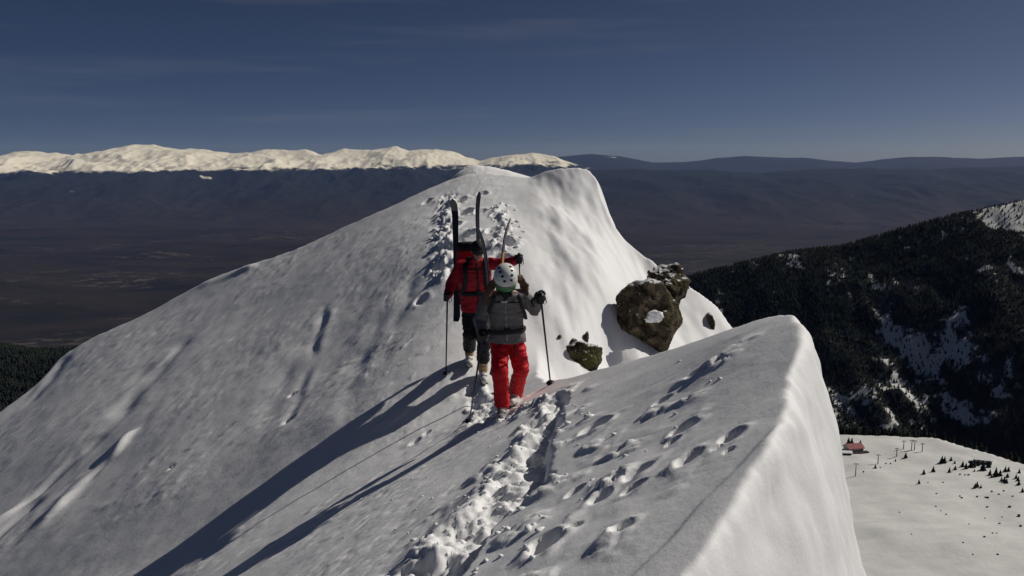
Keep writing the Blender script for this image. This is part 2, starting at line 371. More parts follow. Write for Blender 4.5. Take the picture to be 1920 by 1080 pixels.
def mountain_mat(name, snow_z, forest=(0.008, 0.010, 0.009), tilt=0.0, snow=(0.72, 0.69, 0.63)):  # snow colour carries a warm tint imitating sunlight yellowed by distant haze
    m, nt, b = newmat(name, 0.9, 0.05)
    g = nt.nodes.new('ShaderNodeNewGeometry'); sp = nt.nodes.new('ShaderNodeSeparateXYZ'); nt.links.new(g.outputs['Position'], sp.inputs[0])
    n = noise_node(nt, 0.0011, 8, 0.65); n2 = noise_node(nt, 0.006, 5, 0.6)
    ma = nt.nodes.new('ShaderNodeMath'); ma.operation = 'MULTIPLY_ADD'; ma.inputs[1].default_value = 420; nt.links.new(n.outputs['Fac'], ma.inputs[0]); nt.links.new(sp.outputs['Z'], ma.inputs[2])
    mb = nt.nodes.new('ShaderNodeMath'); mb.operation = 'MULTIPLY_ADD'; mb.inputs[1].default_value = 180; nt.links.new(n2.outputs['Fac'], mb.inputs[0]); nt.links.new(ma.outputs[0], mb.inputs[2])
    mt = nt.nodes.new('ShaderNodeMath'); mt.operation = 'MULTIPLY_ADD'; mt.inputs[1].default_value = tilt; nt.links.new(sp.outputs['X'], mt.inputs[0]); nt.links.new(mb.outputs[0], mt.inputs[2])
    mr = nt.nodes.new('ShaderNodeMapRange'); mr.inputs['From Min'].default_value = snow_z+300-22; mr.inputs['From Max'].default_value = snow_z+300+30; nt.links.new(mt.outputs[0], mr.inputs['Value'])
    # clearings under snow in the woods
    n3 = noise_node(nt, 0.00055, 3, 0.5, mapping=(1, 1.4, 1)); rc = ramp(nt, n3.outputs['Fac'], [(0.71, (0, 0, 0)), (0.72, (0.8, 0.8, 0.8))])
    mm = nt.nodes.new('ShaderNodeMath'); mm.operation = 'MAXIMUM'; nt.links.new(mr.outputs[0], mm.inputs[0]); nt.links.new(rc.outputs[0], mm.inputs[1])
    rf = ramp(nt, n2.outputs['Fac'], [(0.3, forest), (0.7, tuple(q*1.7 for q in forest))])
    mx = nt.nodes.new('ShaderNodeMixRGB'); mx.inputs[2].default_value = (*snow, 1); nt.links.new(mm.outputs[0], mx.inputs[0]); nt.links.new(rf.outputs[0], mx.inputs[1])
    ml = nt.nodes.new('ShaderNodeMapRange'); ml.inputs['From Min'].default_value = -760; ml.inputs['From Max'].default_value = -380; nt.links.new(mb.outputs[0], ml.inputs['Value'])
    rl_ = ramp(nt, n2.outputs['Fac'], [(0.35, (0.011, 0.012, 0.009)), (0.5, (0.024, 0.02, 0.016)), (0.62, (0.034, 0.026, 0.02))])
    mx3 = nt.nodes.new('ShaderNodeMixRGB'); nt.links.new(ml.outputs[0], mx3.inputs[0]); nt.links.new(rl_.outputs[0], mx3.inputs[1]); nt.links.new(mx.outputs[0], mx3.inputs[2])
    nt.links.new(mx3.outputs[0], b.inputs['Base Color']); return m
def sight_z(v, y): return A(960, v, y).z
def mountain(name, prof, yr, yfoot, yback, zfoot, mat, nu, nb, amp, lam, seed, power=1.0):
    us = np.array([p[0] for p in prof], float); vv = np.array([p[1] for p in prof], float)
    u = np.linspace(us[0], us[-1], nu); v = np.interp(u, us, vv)
    ztop = np.array([sight_z(q, yr) for q in v]); xr = (u-960)/FPX*yr*1.0
    b1 = np.linspace(0, 1, nb); back = np.linspace(0, 1, 14)[1:]
    Y = np.concatenate([yfoot+(yr-yfoot)*b1, yr+(yback-yr)*back])
    t = np.concatenate([b1, 1-back])
    XX = xr[:, None]*np.ones_like(Y)[None]; YY = np.ones_like(xr)[:, None]*Y[None]
    T = t[None]*np.ones_like(xr)[:, None]
    Z = zfoot+(ztop[:, None]-zfoot)*(T**power)
    env = np.where(YY <= yr, np.maximum(np.sin(np.pi*np.clip(T, 0, 1)**1.6)**0.8, 0.30*np.clip(T*3, 0, 1)), 0.30)
    Z = Z+amp*env*(ridged(XX/lam, YY/lam*0.55, 6, seed)-0.62)*1.6
    Z = Z+0.05*amp*fbm(XX/lam*5, YY/lam*5, 4, seed+3)*np.clip(T*2, 0, 1)
    me = mesh_np(name, np.stack([XX, YY, Z], -1).reshape(-1, 3), grid_faces(nu, len(Y)))
    return tag(link(name, me, mat, smooth=True), kind='structure')
SNOWPROF = [(-320,300),(-200,286),(-80,294),(0,291),(60,286),(130,285),(180,292),(235,278),(270,272),(310,277),(350,280),(400,281),(440,291),(480,288),(520,281),(580,284),(610,291),(650,279),(700,281),(740,276),(770,283),(820,277),(860,284),(900,298),(950,294),(1000,290),(1040,297),(1065,306),(1150,335)]
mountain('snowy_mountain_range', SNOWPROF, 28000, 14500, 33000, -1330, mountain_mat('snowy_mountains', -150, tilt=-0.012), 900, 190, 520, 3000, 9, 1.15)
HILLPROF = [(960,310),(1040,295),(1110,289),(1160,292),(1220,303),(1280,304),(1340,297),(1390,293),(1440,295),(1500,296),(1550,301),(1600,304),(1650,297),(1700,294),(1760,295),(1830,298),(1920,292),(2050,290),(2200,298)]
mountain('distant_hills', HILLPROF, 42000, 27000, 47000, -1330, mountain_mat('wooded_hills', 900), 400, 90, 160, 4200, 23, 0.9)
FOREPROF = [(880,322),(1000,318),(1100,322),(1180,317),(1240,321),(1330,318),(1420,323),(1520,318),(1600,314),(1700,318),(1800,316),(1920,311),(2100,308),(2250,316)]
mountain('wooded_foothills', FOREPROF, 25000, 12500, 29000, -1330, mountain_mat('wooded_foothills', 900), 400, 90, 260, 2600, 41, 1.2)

# ------------------------------------------------------------------ mountainside to the right with ski slope
RIDGE = np.array([w3(*p) for p in ((900,640,1850),(1120,568,1780),(1280,521,1720),(1400,491,1690),(1480,473,1670),(1560,464,1650),(1600,457,1630),(1700,427,1600),(1780,407,1580),(1920,376,1550),(2100,332,1500),(2300,300,1450))])
def basin(x, y): return -187-(y-380)*0.02+5*fbm(x/120, y/120, 3, 4)+0.9*fbm(x/22, y/22, 3, 14)
def side(x, y):
    yr = np.interp(x, RIDGE[:, 0], RIDGE[:, 1]); zr = np.interp(x, RIDGE[:, 0], RIDGE[:, 2])
    d = yr-y
    z = zr-0.42*np.sqrt(d*d+20**2)+8.4 + np.clip(np.abs(d)/300, 0, 1)*(60*fbm(x/260, y/420, 4, 31)+14*fbm(x/70, y/90, 3, 37)) + 3*fbm(x/45, y*0, 3, 8)
    return z
def edge_y(x): return np.interp(x, [0, 215, 290, 335, 420, 700], [612, 612, 590, 530, 480, 420])
def land(x, y):
    e = edge_y(x); k = np.maximum(y-e, 0)
    b_ = basin(x, y)-0.55*k
    return np.maximum(b_, np.maximum(side(x, y), -520))
m, nt, b = newmat('groomed_snow', 0.75, 0.15)
n = noise_node(nt, 0.05, 6, 0.6, mapping=(1, 2.2, 1)); r = ramp(nt, n.outputs['Fac'], [(0.3, (0.56, 0.565, 0.555)), (0.65, (0.68, 0.68, 0.665))]); nt.links.new(r.outputs[0], b.inputs['Base Color'])
nb = noise_node(nt, 0.35, 5, 0.6); bump(nt, b, nb.outputs['Fac'], 0.3, 0.8)
xs = np.linspace(20, 760, 240); ys = np.linspace(240, 660, 180)
X, Y = np.meshgrid(xs, ys, indexing='ij'); e = edge_y(X)
tag(link('ski_slope', mesh_np('ski_slope', np.stack([X, Y, basin(X, Y)-0.55*np.maximum(Y-e, 0)], -1).reshape(-1, 3), grid_faces(240, 180)), m, smooth=True), kind='structure')
def on_basin(u, v):
    s = np.linspace(300, 760, 4000); dx = (u-960)/FPX; dv = (v-540)/FPX
    d = np.array([dx, math.cos(PITCH)-dv*math.sin(PITCH), -math.sin(PITCH)-dv*math.cos(PITCH)]); P = s[:, None]*d
    h = basin(P[:, 0], P[:, 1])-0.55*np.maximum(P[:, 1]-edge_y(P[:, 0]), 0); k = int(np.argmax(P[:, 2] < h))
    return Vector((P[k, 0], P[k, 1], h[k]))
def on_side(u, v):
    s = np.linspace(800, 2200, 2500); dx = (u-960)/FPX; dv = (v-540)/FPX
    d = np.array([dx, math.cos(PITCH)-dv*math.sin(PITCH), -math.sin(PITCH)-dv*math.cos(PITCH)]); P = s[:, None]*d
    h = side(P[:, 0], P[:, 1]); k = int(np.argmax(P[:, 2] < h)); return P[k, 0], P[k, 1]

# conifer shapes: stacked ragged whorls
def conifer_np(h, w, tiers, seg, seed):
    rng = random.Random(seed); V = []; F = []
    V += [(0.02*h*math.cos(k*2.094), 0.02*h*math.sin(k*2.094), 0) for k in range(3)]+[(0, 0, h*0.3)]; F += [(0, 1, 3), (1, 2, 3), (2, 0, 3)]
    for t in range(tiers):
        f = t/tiers; z0 = h*(0.08+0.86*f*0.95); z1 = min(h, z0+h*(0.34*(1-f)+0.16)); rr = w*0.5*(1-f)**0.85+0.04*w
        o = len(V)
        for k in range(seg):
            a = 6.2832*(k+rng.uniform(-.25, .25))/seg; q = rr*rng.uniform(.62, 1.15)
            V.append((q*math.cos(a), q*math.sin(a), z0-rng.uniform(0, .05)*h))
        V.append((rng.uniform(-.02, .02)*h, rng.uniform(-.02, .02)*h, z1))
        for k in range(seg): F.append((o+k, o+(k+1) % seg, o+seg))
    return np.array(V), np.array(F)
def forest_mesh(name, pts, hs, seed, tiers=3, seg=6):
    var = [conifer_np(1.0, 0.46, tiers, seg, seed+k) for k in range(6)]
    VV = []; FF = []; o = 0
    rng = np.random.RandomState(seed); pick = rng.randint(0, 6, len(pts)); ang = rng.rand(len(pts))*6.28
    for k in range(6):
        ix = np.where(pick == k)[0]; V, F = var[k]
        if not len(ix): continue
        ca = np.cos(ang[ix])[:, None]; sa = np.sin(ang[ix])[:, None]; hh = hs[ix][:, None]
        x = pts[ix, 0][:, None]+hh*(V[:, 0][None]*ca-V[:, 1][None]*sa); y = pts[ix, 1][:, None]+hh*(V[:, 0][None]*sa+V[:, 1][None]*ca); z = pts[ix, 2][:, None]+hh*V[:, 2][None]
        VV.append(np.stack([x, y, z], -1).reshape(-1, 3)); FF.append((F[None]+(o+np.arange(len(ix))*len(V))[:, None, None]).reshape(-1, 3)); o += len(ix)*len(V)
    return mesh_np(name, np.vstack(VV), np.vstack(FF))
M['needles'] = simple('dark_spruce_needles', (0.010, 0.014, 0.010), (0.022, 0.028, 0.018), 0.05, 0.9, 0.05)
M['tree'] = simple('spruce_needles', (0.016, 0.022, 0.018), (0.032, 0.038, 0.026), 0.4, 0.9, 0.05)

CLEAR = []
for (u, v, ru, rv, amt) in ((1790,640,45,80,.62),(1720,720,100,55,.66),(1640,750,60,40,.52),(1770,780,40,30,.6),(1690,640,40,45,.36),(1890,760,35,30,.2),(1600,780,40,25,.4),(1890,395,60,26,1.3),(1960,372,80,36,1.5),(1810,420,35,14,.55),(1880,490,50,20,.25),(1620,500,40,40,.12),(1740,560,25,30,.2)):
    cx, cy = on_side(u, v); CLEAR.append((cx, cy, ru/FPX*cy, rv/FPX*cy/0.62, amt))
def openness(x, y):
    """> 0 where the snow lies open between the trees"""
    t = np.full(np.shape(x), -0.72)
    for cx, cy, sx, sy, amt in CLEAR: t = t+amt*np.exp(-(((x-cx)/sx)**2+((y-cy)/sy)**2))
    return t-fbm(x/45, y/80, 6, 51, .75)*1.25
m, nt, b = newmat('scrub_and_snow', 0.9, 0.05)
at_ = nt.nodes.new('ShaderNodeAttribute'); at_.attribute_name = 'open_snow'
n = noise_node(nt, 0.07, 6, 0.75); n2 = noise_node(nt, 0.02, 4)
ad = nt.nodes.new('ShaderNodeMath'); ad.operation = 'MULTIPLY_ADD'; ad.inputs[1].default_value = 2.4; nt.links.new(n.outputs['Fac'], ad.inputs[0]); nt.links.new(at_.outputs['Fac'], ad.inputs[2])
sb = nt.nodes.new('ShaderNodeMath'); sb.operation = 'SUBTRACT'; sb.inputs[1].default_value = 0.62; nt.links.new(ad.outputs[0], sb.inputs[0])
rf = ramp(nt, sb.outputs[0], [(0.0, (0.012, 0.016, 0.012)), (0.55, (0.06, 0.065, 0.06)), (0.75, (0.66, 0.67, 0.66))]); nt.links.new(rf.outputs[0], b.inputs['Base Color'])
xs = np.linspace(-150, 1700, 420); ys = np.linspace(630, 2100, 340); X, Y = np.meshgrid(xs, ys, indexing='ij')
me = mesh_np('mountainside', np.stack([X, Y, land(X, Y)-0.3], -1).reshape(-1, 3), grid_faces(420, 340))
at = me.attributes.new('open_snow', 'FLOAT', 'POINT'); at.data.foreach_set('value', openness(X, Y).ravel().astype(np.float32))
tag(link('mountainside', me, m, smooth=True), kind='structure')
rng = np.random.RandomState(3)
N = 62000
px = rng.uniform(150, 1250, N); py = rng.uniform(850, 1760, N)
ok = (py < np.interp(px, RIDGE[:, 0], RIDGE[:, 1])+20)
op = openness(px, py)+rng.uniform(-.25, .25, N)
ok &= (op < 0.0) | (rng.rand(N) < 0.28)
px, py = px[ok], py[ok]; hs = rng.uniform(4.0, 8.5, len(px))
tag(link('forest', forest_mesh('forest', np.stack([px, py, side(px, py)-.6], 1), hs, 11, 2, 5), M['needles']), 'dense dark conifer forest covering the shaded mountainside on the right', 'forest', kind='stuff')
# forest along the far rim of the ski slope
N = 5200; px = rng.uniform(110, 620, N); off = rng.uniform(0, 1, N)**1.5
py = edge_y(px)+6+off*230+6*pn(px/20, px*0, 3)
pz = basin(px, py)-0.55*np.maximum(py-edge_y(px), 0)
rim_h = rng.uniform(6, 11, N)
tag(link('rim_forest', forest_mesh('rim_forest', np.stack([px, py, pz-.4], 1), rim_h, 19, 4, 7), M['needles']), 'dark belt of conifers along the far edge of the ski slope', 'forest', kind='stuff')
# forested shoulder far below on the left
def shoulder(x, y): return -360-0.0008*(np.abs(x+1250))**1.25-0.30*np.sqrt((y-1650)**2+60**2)+18+26*fbm(x/240, y/240, 4, 71)
xs = np.linspace(-2200, -300, 120); ys = np.linspace(700, 2300, 90); X, Y = np.meshgrid(xs, ys, indexing='ij')
tag(link('wooded_shoulder', mesh_np('wooded_shoulder', np.stack([X, Y, shoulder(X, Y)], -1).reshape(-1, 3), grid_faces(120, 90)), simple('forest_floor', (0.02, 0.02, 0.016), (0.04, 0.038, 0.03), 0.02, 0.9, 0.05), smooth=True), kind='structure')
N = 26000; px = rng.uniform(-1500, -650, N); py = rng.uniform(1000, 1750, N)
tag(link('shoulder_forest', forest_mesh('shoulder_forest', np.stack([px, py, shoulder(px, py)-.5], 1), rng.uniform(8, 15, N), 29, 2, 5), M['needles']), 'almost black conifer forest at the left edge below the snow flank', 'forest', kind='stuff')

# ------------------------------------------------------------------ haze
def box_mesh(name, x0, x1, y0, y1, z0, z1):
    V = [(x, y, z) for z in (z0, z1) for y in (y0, y1) for x in (x0, x1)]
    return mesh_np(name, V, [(0, 2, 3, 1), (4, 5, 7, 6), (0, 1, 5, 4), (2, 6, 7, 3), (0, 4, 6, 2), (1, 3, 7, 5)])
hm = bpy.data.materials.new('thin_blue_air'); hm.use_nodes = True; nt = hm.node_tree; nt.nodes.clear()
o_ = nt.nodes.new('ShaderNodeOutputMaterial'); pv = nt.nodes.new('ShaderNodeVolumePrincipled')
pv.inputs['Color'].default_value = (0.30, 0.45, 1.0, 1); pv.inputs['Density'].default_value = 1.05e-5; pv.inputs['Absorption Color'].default_value = (1, 1, 1, 1); pv.inputs['Anisotropy'].default_value = 0.0
nt.links.new(pv.outputs[0], o_.inputs['Volume'])
tag(link('haze', box_mesh('haze', -62000, 62000, -3500, 59000, -1500, 900), hm), kind='stuff')
hz = bpy.data.objects['haze']; tag(hz, 'thin blue air over the wide valley', 'haze')

# ------------------------------------------------------------------ mesh tools for solid bodies
WORK = bpy.data.scenes.new('work')
def base_of(p):
    v = Vector((0, 0, 0))
    while p is not None: v = v+p.location; p = p.parent
    return v
def child(name, me, mat, parent, smooth=True):
    """link a mesh given in place as a part of parent"""
    me.transform(Matrix.Translation(-base_of(parent))); return link(name, me, mat, parent, smooth)
def frame_of(d):
    d = Vector(d).normalized(); up = Vector((0, 0, 1)) if abs(d.z) < 0.95 else Vector((0, 1, 0))
    a = d.cross(up).normalized(); return d, a, a.cross(d).normalized()
def add_rings(bm, rings):
    vs_ = [[bm.verts.new(p) for p in r] for r in rings]; n = len(rings[0])
    for a, b_ in zip(vs_[:-1], vs_[1:]):
        for k in range(n): bm.faces.new((a[k], a[(k+1) % n], b_[(k+1) % n], b_[k]))
    bm.faces.new(list(reversed(vs_[0]))); bm.faces.new(vs_[-1])
def capsule(bm, p0, r0, p1, r1, n=14):
    p0, p1 = Vector(p0), Vector(p1); d, a, c = frame_of(p1-p0); rings = []
    def ring(cn, r): return [cn+a*(r*math.cos(6.28319*k/n))+c*(r*math.sin(6.28319*k/n)) for k in range(n)]
    for t in (80, 60, 35, 12): rings.append(ring(p0-d*(r0*math.sin(R(t))), r0*math.cos(R(t))))
    for t in (12, 35, 60, 80): rings.append(ring(p1+d*(r1*math.sin(R(t))), r1*math.cos(R(t))))
    add_rings(bm, rings)
def tube(bm, pts, rads, n=10, flat=1.0, side=None):
    """tube along points; flat < 1 squeezes it along the normal of side"""
    pts = [Vector(p) for p in pts]; rings = []
    if not hasattr(rads, '__len__'): rads = [rads]*len(pts)
    for i, (p, r) in enumerate(zip(pts, rads)):
        d = (pts[min(i+1, len(pts)-1)]-pts[max(i-1, 0)]).normalized()
        if side is None: _, a, c = frame_of(d)
        else:
            a = Vector(side); a = (a-d*a.dot(d)).normalized(); c = d.cross(a).normalized()
        rings.append([p+a*(r*math.cos(6.28319*(k+.5)/n))+c*(flat*r*math.sin(6.28319*(k+.5)/n)) for k in range(n)])
    add_rings(bm, rings)
def ellipsoid(bm, c, rad, rot=None, seg=20):
    mt = Matrix.Translation(Vector(c)) @ (rot.to_matrix().to_4x4() if rot else Matrix.Identity(4)) @ Matrix.Diagonal((*rad, 1))
    bmesh.ops.create_uvsphere(bm, u_segments=seg, v_segments=seg//2+2, radius=1.0, matrix=mt)
def loft(bm, secs, n=22, yaw=0.0, power=2.0):
    """stack of (centre, rx, ry) level rings; power > 2 squares them"""
    rings = []; cy, sy = math.cos(yaw), math.sin(yaw)
    for c, rx, ry in secs:
        c = Vector(c); rg = []
        for k in range(n):
            t = 6.28319*k/n; q = (abs(math.cos(t))**power+abs(math.sin(t))**power)**(-1/power)
            x, y = rx*q*math.cos(t), ry*q*math.sin(t); rg.append(c+Vector((x*cy-y*sy, x*sy+y*cy, 0)))
        rings.append(rg)
    add_rings(bm, rings)
def boxm(bm, c, size, rot=None, bev=0.0):
    g = bmesh.ops.create_cube(bm, size=1.0, matrix=Matrix.Translation(Vector(c)) @ (rot.to_matrix().to_4x4() if rot else Matrix.Identity(4)) @ Matrix.Diagonal((*size, 1)))
    if bev:
        es = list({e for v in g['verts'] for e in v.link_edges}); bmesh.ops.bevel(bm, geom=es, offset=bev, segments=2, affect='EDGES', profile=0.6)
def to_mesh(bm, name):
    bmesh.ops.recalc_face_normals(bm, faces=bm.faces); me = bpy.data.meshes.new(name); bm.to_mesh(me); bm.free(); return me
def fuse(bm, name, voxel=0.012, it=4, wr=None, seed=0):
    """merge overlapping solids into one continuous surface"""
    me = to_mesh(bm, name+'_raw'); o = bpy.data.objects.new(name+'_raw', me); WORK.collection.objects.link(o)
    rm = o.modifiers.new('r', 'REMESH'); rm.mode = 'VOXEL'; rm.voxel_size = voxel; rm.use_smooth_shade = True
    sm = o.modifiers.new('s', 'SMOOTH'); sm.factor = 0.5; sm.iterations = it
    with bpy.context.temp_override(scene=WORK, view_layer=WORK.view_layers[0]):
        dg = bpy.context.evaluated_depsgraph_get(); out = bpy.data.meshes.new_from_object(o.evaluated_get(dg)); out.name = name
    bpy.data.objects.remove(o); bpy.data.meshes.remove(me); out.materials.clear()
    if wr:
        amp, sc = wr; off = Vector((seed*3.1, seed*1.7, 0))
        nrm = np.zeros(len(out.vertices)*3, np.float32); out.vertices.foreach_get('normal', nrm); nrm = nrm.reshape(-1, 3)
        for v, nv in zip(out.vertices, nrm.tolist()):
            p = Vector((v.co.x*sc, v.co.y*sc, v.co.z*sc*1.9))+off
            k = 1-abs(mnoise.noise(p))*2.2; f = mnoise.noise(p*2.3)*.5
            v.co += Vector(nv)*(amp*(k*.8+f-.2))
    return out

M['skin'] = simple('weathered_skin', (0.30, 0.15, 0.10), (0.36, 0.19, 0.13), 30, 0.5, 0.4)
M['red'] = simple('red_trouser_cloth', (0.52, 0.006, 0.014), (0.62, 0.010, 0.02), 60, 0.62, 0.25, 0.2, 0.004)
M['crimson'] = simple('crimson_shell_cloth', (0.33, 0.010, 0.022), (0.40, 0.015, 0.03), 60, 0.6, 0.25, 0.2, 0.004)
M['grey'] = simple('grey_jacket_cloth', (0.15, 0.142, 0.142), (0.20, 0.19, 0.187), 50, 0.7, 0.2, 0.2, 0.004)
M['zip'] = simple('pale_zip', (0.30, 0.29, 0.28), (0.36, 0.35, 0.34), 30, 0.5, 0.3)
M['black'] = simple('black_cloth', (0.012, 0.012, 0.015), (0.022, 0.022, 0.026), 60, 0.7, 0.25, 0.2, 0.004)
M['charcoal'] = simple('charcoal_webbing', (0.03, 0.031, 0.034), (0.05, 0.051, 0.056), 80, 0.8, 0.2)
M['rubber'] = simple('black_rubber', (0.010, 0.010, 0.013), (0.018, 0.018, 0.022), 50, 0.5, 0.4)
M['helmet'] = simple('white_helmet_shell', (0.70, 0.71, 0.68), (0.76, 0.77, 0.74), 14, 0.35, 0.5)
M['vent'] = simple('dark_vent', (0.006, 0.006, 0.007), (0.010, 0.010, 0.011), 40, 0.8, 0.1)
M['lens'] = simple('green_mirror_lens', (0.01, 0.16, 0.03), (0.02, 0.30, 0.06), 8, 0.12, 0.8)
M['darklens'] = simple('dark_lens', (0.008, 0.008, 0.01), (0.012, 0.012, 0.014), 8, 0.15, 0.7)
M['hair'] = simple('brown_hair', (0.085, 0.045, 0.025), (0.16, 0.09, 0.055), 90, 0.55, 0.35, 0.6, 0.006)
M['bootwhite'] = simple('white_boot_shell', (0.55, 0.54, 0.50), (0.62, 0.61, 0.57), 18, 0.4, 0.45)
M['boottan'] = simple('tan_boot_cuff', (0.42, 0.27, 0.08), (0.48, 0.32, 0.11), 18, 0.45, 0.4)
M['bootgrey'] = simple('grey_boot_shell', (0.22, 0.22, 0.20), (0.30, 0.30, 0.28), 18, 0.45, 0.4)
M['skidark'] = simple('dark_ski_topsheet', (0.008, 0.008, 0.016), (0.018, 0.016, 0.030), 6, 0.35, 0.5)
M['skigrey'] = simple('grey_ski_tip', (0.17, 0.17, 0.16), (0.24, 0.24, 0.22), 10, 0.4, 0.4)
M['skibase'] = simple('purple_ski_base', (0.03, 0.018, 0.05), (0.06, 0.035, 0.075), 5, 0.35, 0.5)
M['skiolive'] = simple('olive_ski_panel', (0.16, 0.17, 0.03), (0.20, 0.21, 0.05), 8, 0.45, 0.4)
M['skiorange'] = simple('orange_ski_panel', (0.45, 0.20, 0.06), (0.5, 0.25, 0.08), 8, 0.45, 0.4)
M['pole'] = simple('dark_pole_shaft', (0.014, 0.014, 0.032), (0.024, 0.024, 0.048), 20, 0.35, 0.5)
M['metal'] = simple('brushed_steel', (0.45, 0.45, 0.46), (0.55, 0.55, 0.56), 40, 0.35, 0.5, metallic=0.9)
M['buckle'] = simple('white_plastic_buckle', (0.62, 0.62, 0.60), (0.70, 0.70, 0.68), 20, 0.45, 0.4)

def glove_mesh(hand, axis, elbow, k=1.0):
    """mitt with palm, four fingers curled round a grip along axis, and a thumb closing on them"""
    hand = Vector(hand); ax = Vector(axis).normalized(); f = (hand-Vector(elbow)); f0 = f.normalized(); f = (f-ax*f.dot(ax)).normalized(); sd = ax.cross(f).normalized()
    bm = bmesh.new(); wrist = hand-f*0.03*k-f0*0.055*k
    capsule(bm, wrist-f0*0.05*k, 0.052*k, wrist, 0.043*k); capsule(bm, wrist, 0.040*k, hand-f*0.042*k+ax*.0, 0.042*k)
    capsule(bm, hand-f*0.035*k+ax*0.036*k-sd*.012, 0.024*k, hand-f*0.035*k-ax*0.036*k-sd*.012, 0.024*k)
    for i, (o, L) in enumerate(((0.036, 1.0), (0.012, 1.1), (-0.012, 1.03), (-0.035, .85))):
        pts = []
        for j in range(7):
            t = R(-150+185*L*j/6); rr = 0.036*k
            pts.append(hand+ax*(o*k)+f*(rr*math.cos(t))+sd*(rr*math.sin(t)))
        tube(bm, pts, [0.0145*k]*5+[0.0135*k, 0.011*k], 8)
    pts = [hand-f*0.05*k+ax*0.03*k+sd*0.018*k, hand-f*0.022*k+ax*0.05*k+sd*0.034*k, hand+f*0.01*k+ax*0.046*k+sd*0.040*k, hand+f*0.032*k+ax*0.036*k+sd*0.030*k]
    tube(bm, pts, [0.018*k, 0.0165*k, 0.0145*k, 0.011*k], 8)
    return fuse(bm, 'glove', 0.006, 2)

def head_solid(bm, c, look, up, k=1.0):
    """head looking along look: skull, brow, cheeks, nose, lips, chin, ears"""
    c = Vector(c); l = Vector(look).normalized(); up = Vector(up); u = (up-l*up.dot(l)).normalized(); s_ = l.cross(u)
    rot = Matrix((s_, l, u)).transposed().to_quaternion()
    def P(x, y, z): return c+(s_*x+l*y+u*z)*k
    ellipsoid(bm, P(0, -.012, .025), (.077*k, .096*k, .098*k), rot); ellipsoid(bm, P(0, .022, -.045), (.060*k, .066*k, .080*k), rot)
    ellipsoid(bm, P(0, .074, .020), (.052*k, .018*k, .012*k), rot, 12)
    ellipsoid(bm, P(0, .062, -.108), (.028*k, .024*k, .020*k), rot, 12)
    capsule(bm, P(0, .086, .008), .008*k, P(0, .108, -.030), .014*k, 10)
    for q in (-1, 1):
        ellipsoid(bm, P(.036*q, .060, -.032), (.024*k, .022*k, .024*k), rot, 12); ellipsoid(bm, P(.078*q, -.010, -.010), (.010*k, .022*k, .034*k), rot, 12)
        ellipsoid(bm, P(.012*q, .096, -.036), (.010*k, .010*k, .008*k), rot, 10)
    ellipsoid(bm, P(0, .086, -.064), (.026*k, .010*k, .006*k), rot, 12); ellipsoid(bm, P(0, .083, -.077), (.022*k, .010*k, .007*k), rot, 12)
    return P, rot, l, u, s_

def body(J, root, look, up, k=1.0, rs=1.0):
    bm = bmesh.new()
    def c(a, ra, b_, rb): capsule(bm, J[a], ra*rs, J[b_], rb*rs)
    loft(bm, [(J['pelvis']-Vector((0, 0, .10)), .13, .10), (J['pelvis'], .15, .11), (J['pelvis'].lerp(J['chest'], .5), .13, .10), (J['chest'], .16, .115), (J['chest'].lerp(J['neck'], .7), .12, .09)])
    c('chest', .09, 'neck', .06); c('neck', .058, 'head', .055)
    for q in 'RL':
        c('neck', .06, 'sh'+q, .06); c('sh'+q, .058, 'el'+q, .045); capsule(bm, J['el'+q], .043, J['ha'+q].lerp(J['el'+q], .25), .030)
        c('hip'+q, .088, 'kn'+q, .060); c('kn'+q, .058, 'an'+q, .040)
        h = J['ha'+q]; d = (h-J['el'+q]).normalized(); ellipsoid(bm, h-d*.045, (.026, .028, .026))
        capsule(bm, J['an'+q], .04, J['an'+q]+Vector((0, -.02, -.06)), .034)
        capsule(bm, J['hip'+q], .088, J['pelvis'], .10)
    P, rot, l, u, s_ = head_solid(bm, J['head'], look, up, k)
    o = child('body', fuse(bm, 'body', 0.011, 2), M['skin'], root)
    return P, rot, l, u, s_

def jacket(J, root, mat, secs, ra=(.080, .074, .070, .056), seed=1, collar=.068):
    bm = bmesh.new(); loft(bm, secs, 26, 0, 2.3)
    for q in 'RL':
        capsule(bm, J['neck'].lerp(J['chest'], .35), .085, J['sh'+q], ra[0]); capsule(bm, J['sh'+q], ra[0], J['el'+q], ra[1])
        w = J['ha'+q].lerp(J['el'+q], .22 if (J['ha'+q]-J['el'+q]).length > .2 else .3); capsule(bm, J['el'+q], ra[2], w, ra[3])
    capsule(bm, J['neck'].lerp(J['chest'], .3), .095, J['neck'].lerp(J['head'], .25), collar)
    return child('jacket', fuse(bm, 'jacket', 0.010, 2, (0.012, 7.0), seed), mat, root)
def trousers(J, root, mat, rt=(.108, .092, .082, .088), seed=2, drop=.0):
    bm = bmesh.new()
    loft(bm, [(J['pelvis']+Vector((0, 0, .10)), .165, .125), (J['pelvis'], .18, .135), (J['pelvis']-Vector((0, 0, .09)), .165, .12)])
    for q in 'RL':
        a = J['an'+q]+(J['an'+q]-J['kn'+q]).normalized()*drop; mid = J['kn'+q].lerp(a, .55)
        capsule(bm, J['pelvis'].lerp(J['hip'+q], .7), rt[0], J['hip'+q], rt[0]); capsule(bm, J['hip'+q], rt[0], J['kn'+q], rt[1]); capsule(bm, J['kn'+q], rt[1], mid, rt[2]); capsule(bm, mid, rt[2], a, rt[3])
    return child('trousers', fuse(bm, 'trousers', 0.010, 2, (0.013, 7.5), seed), mat, root)
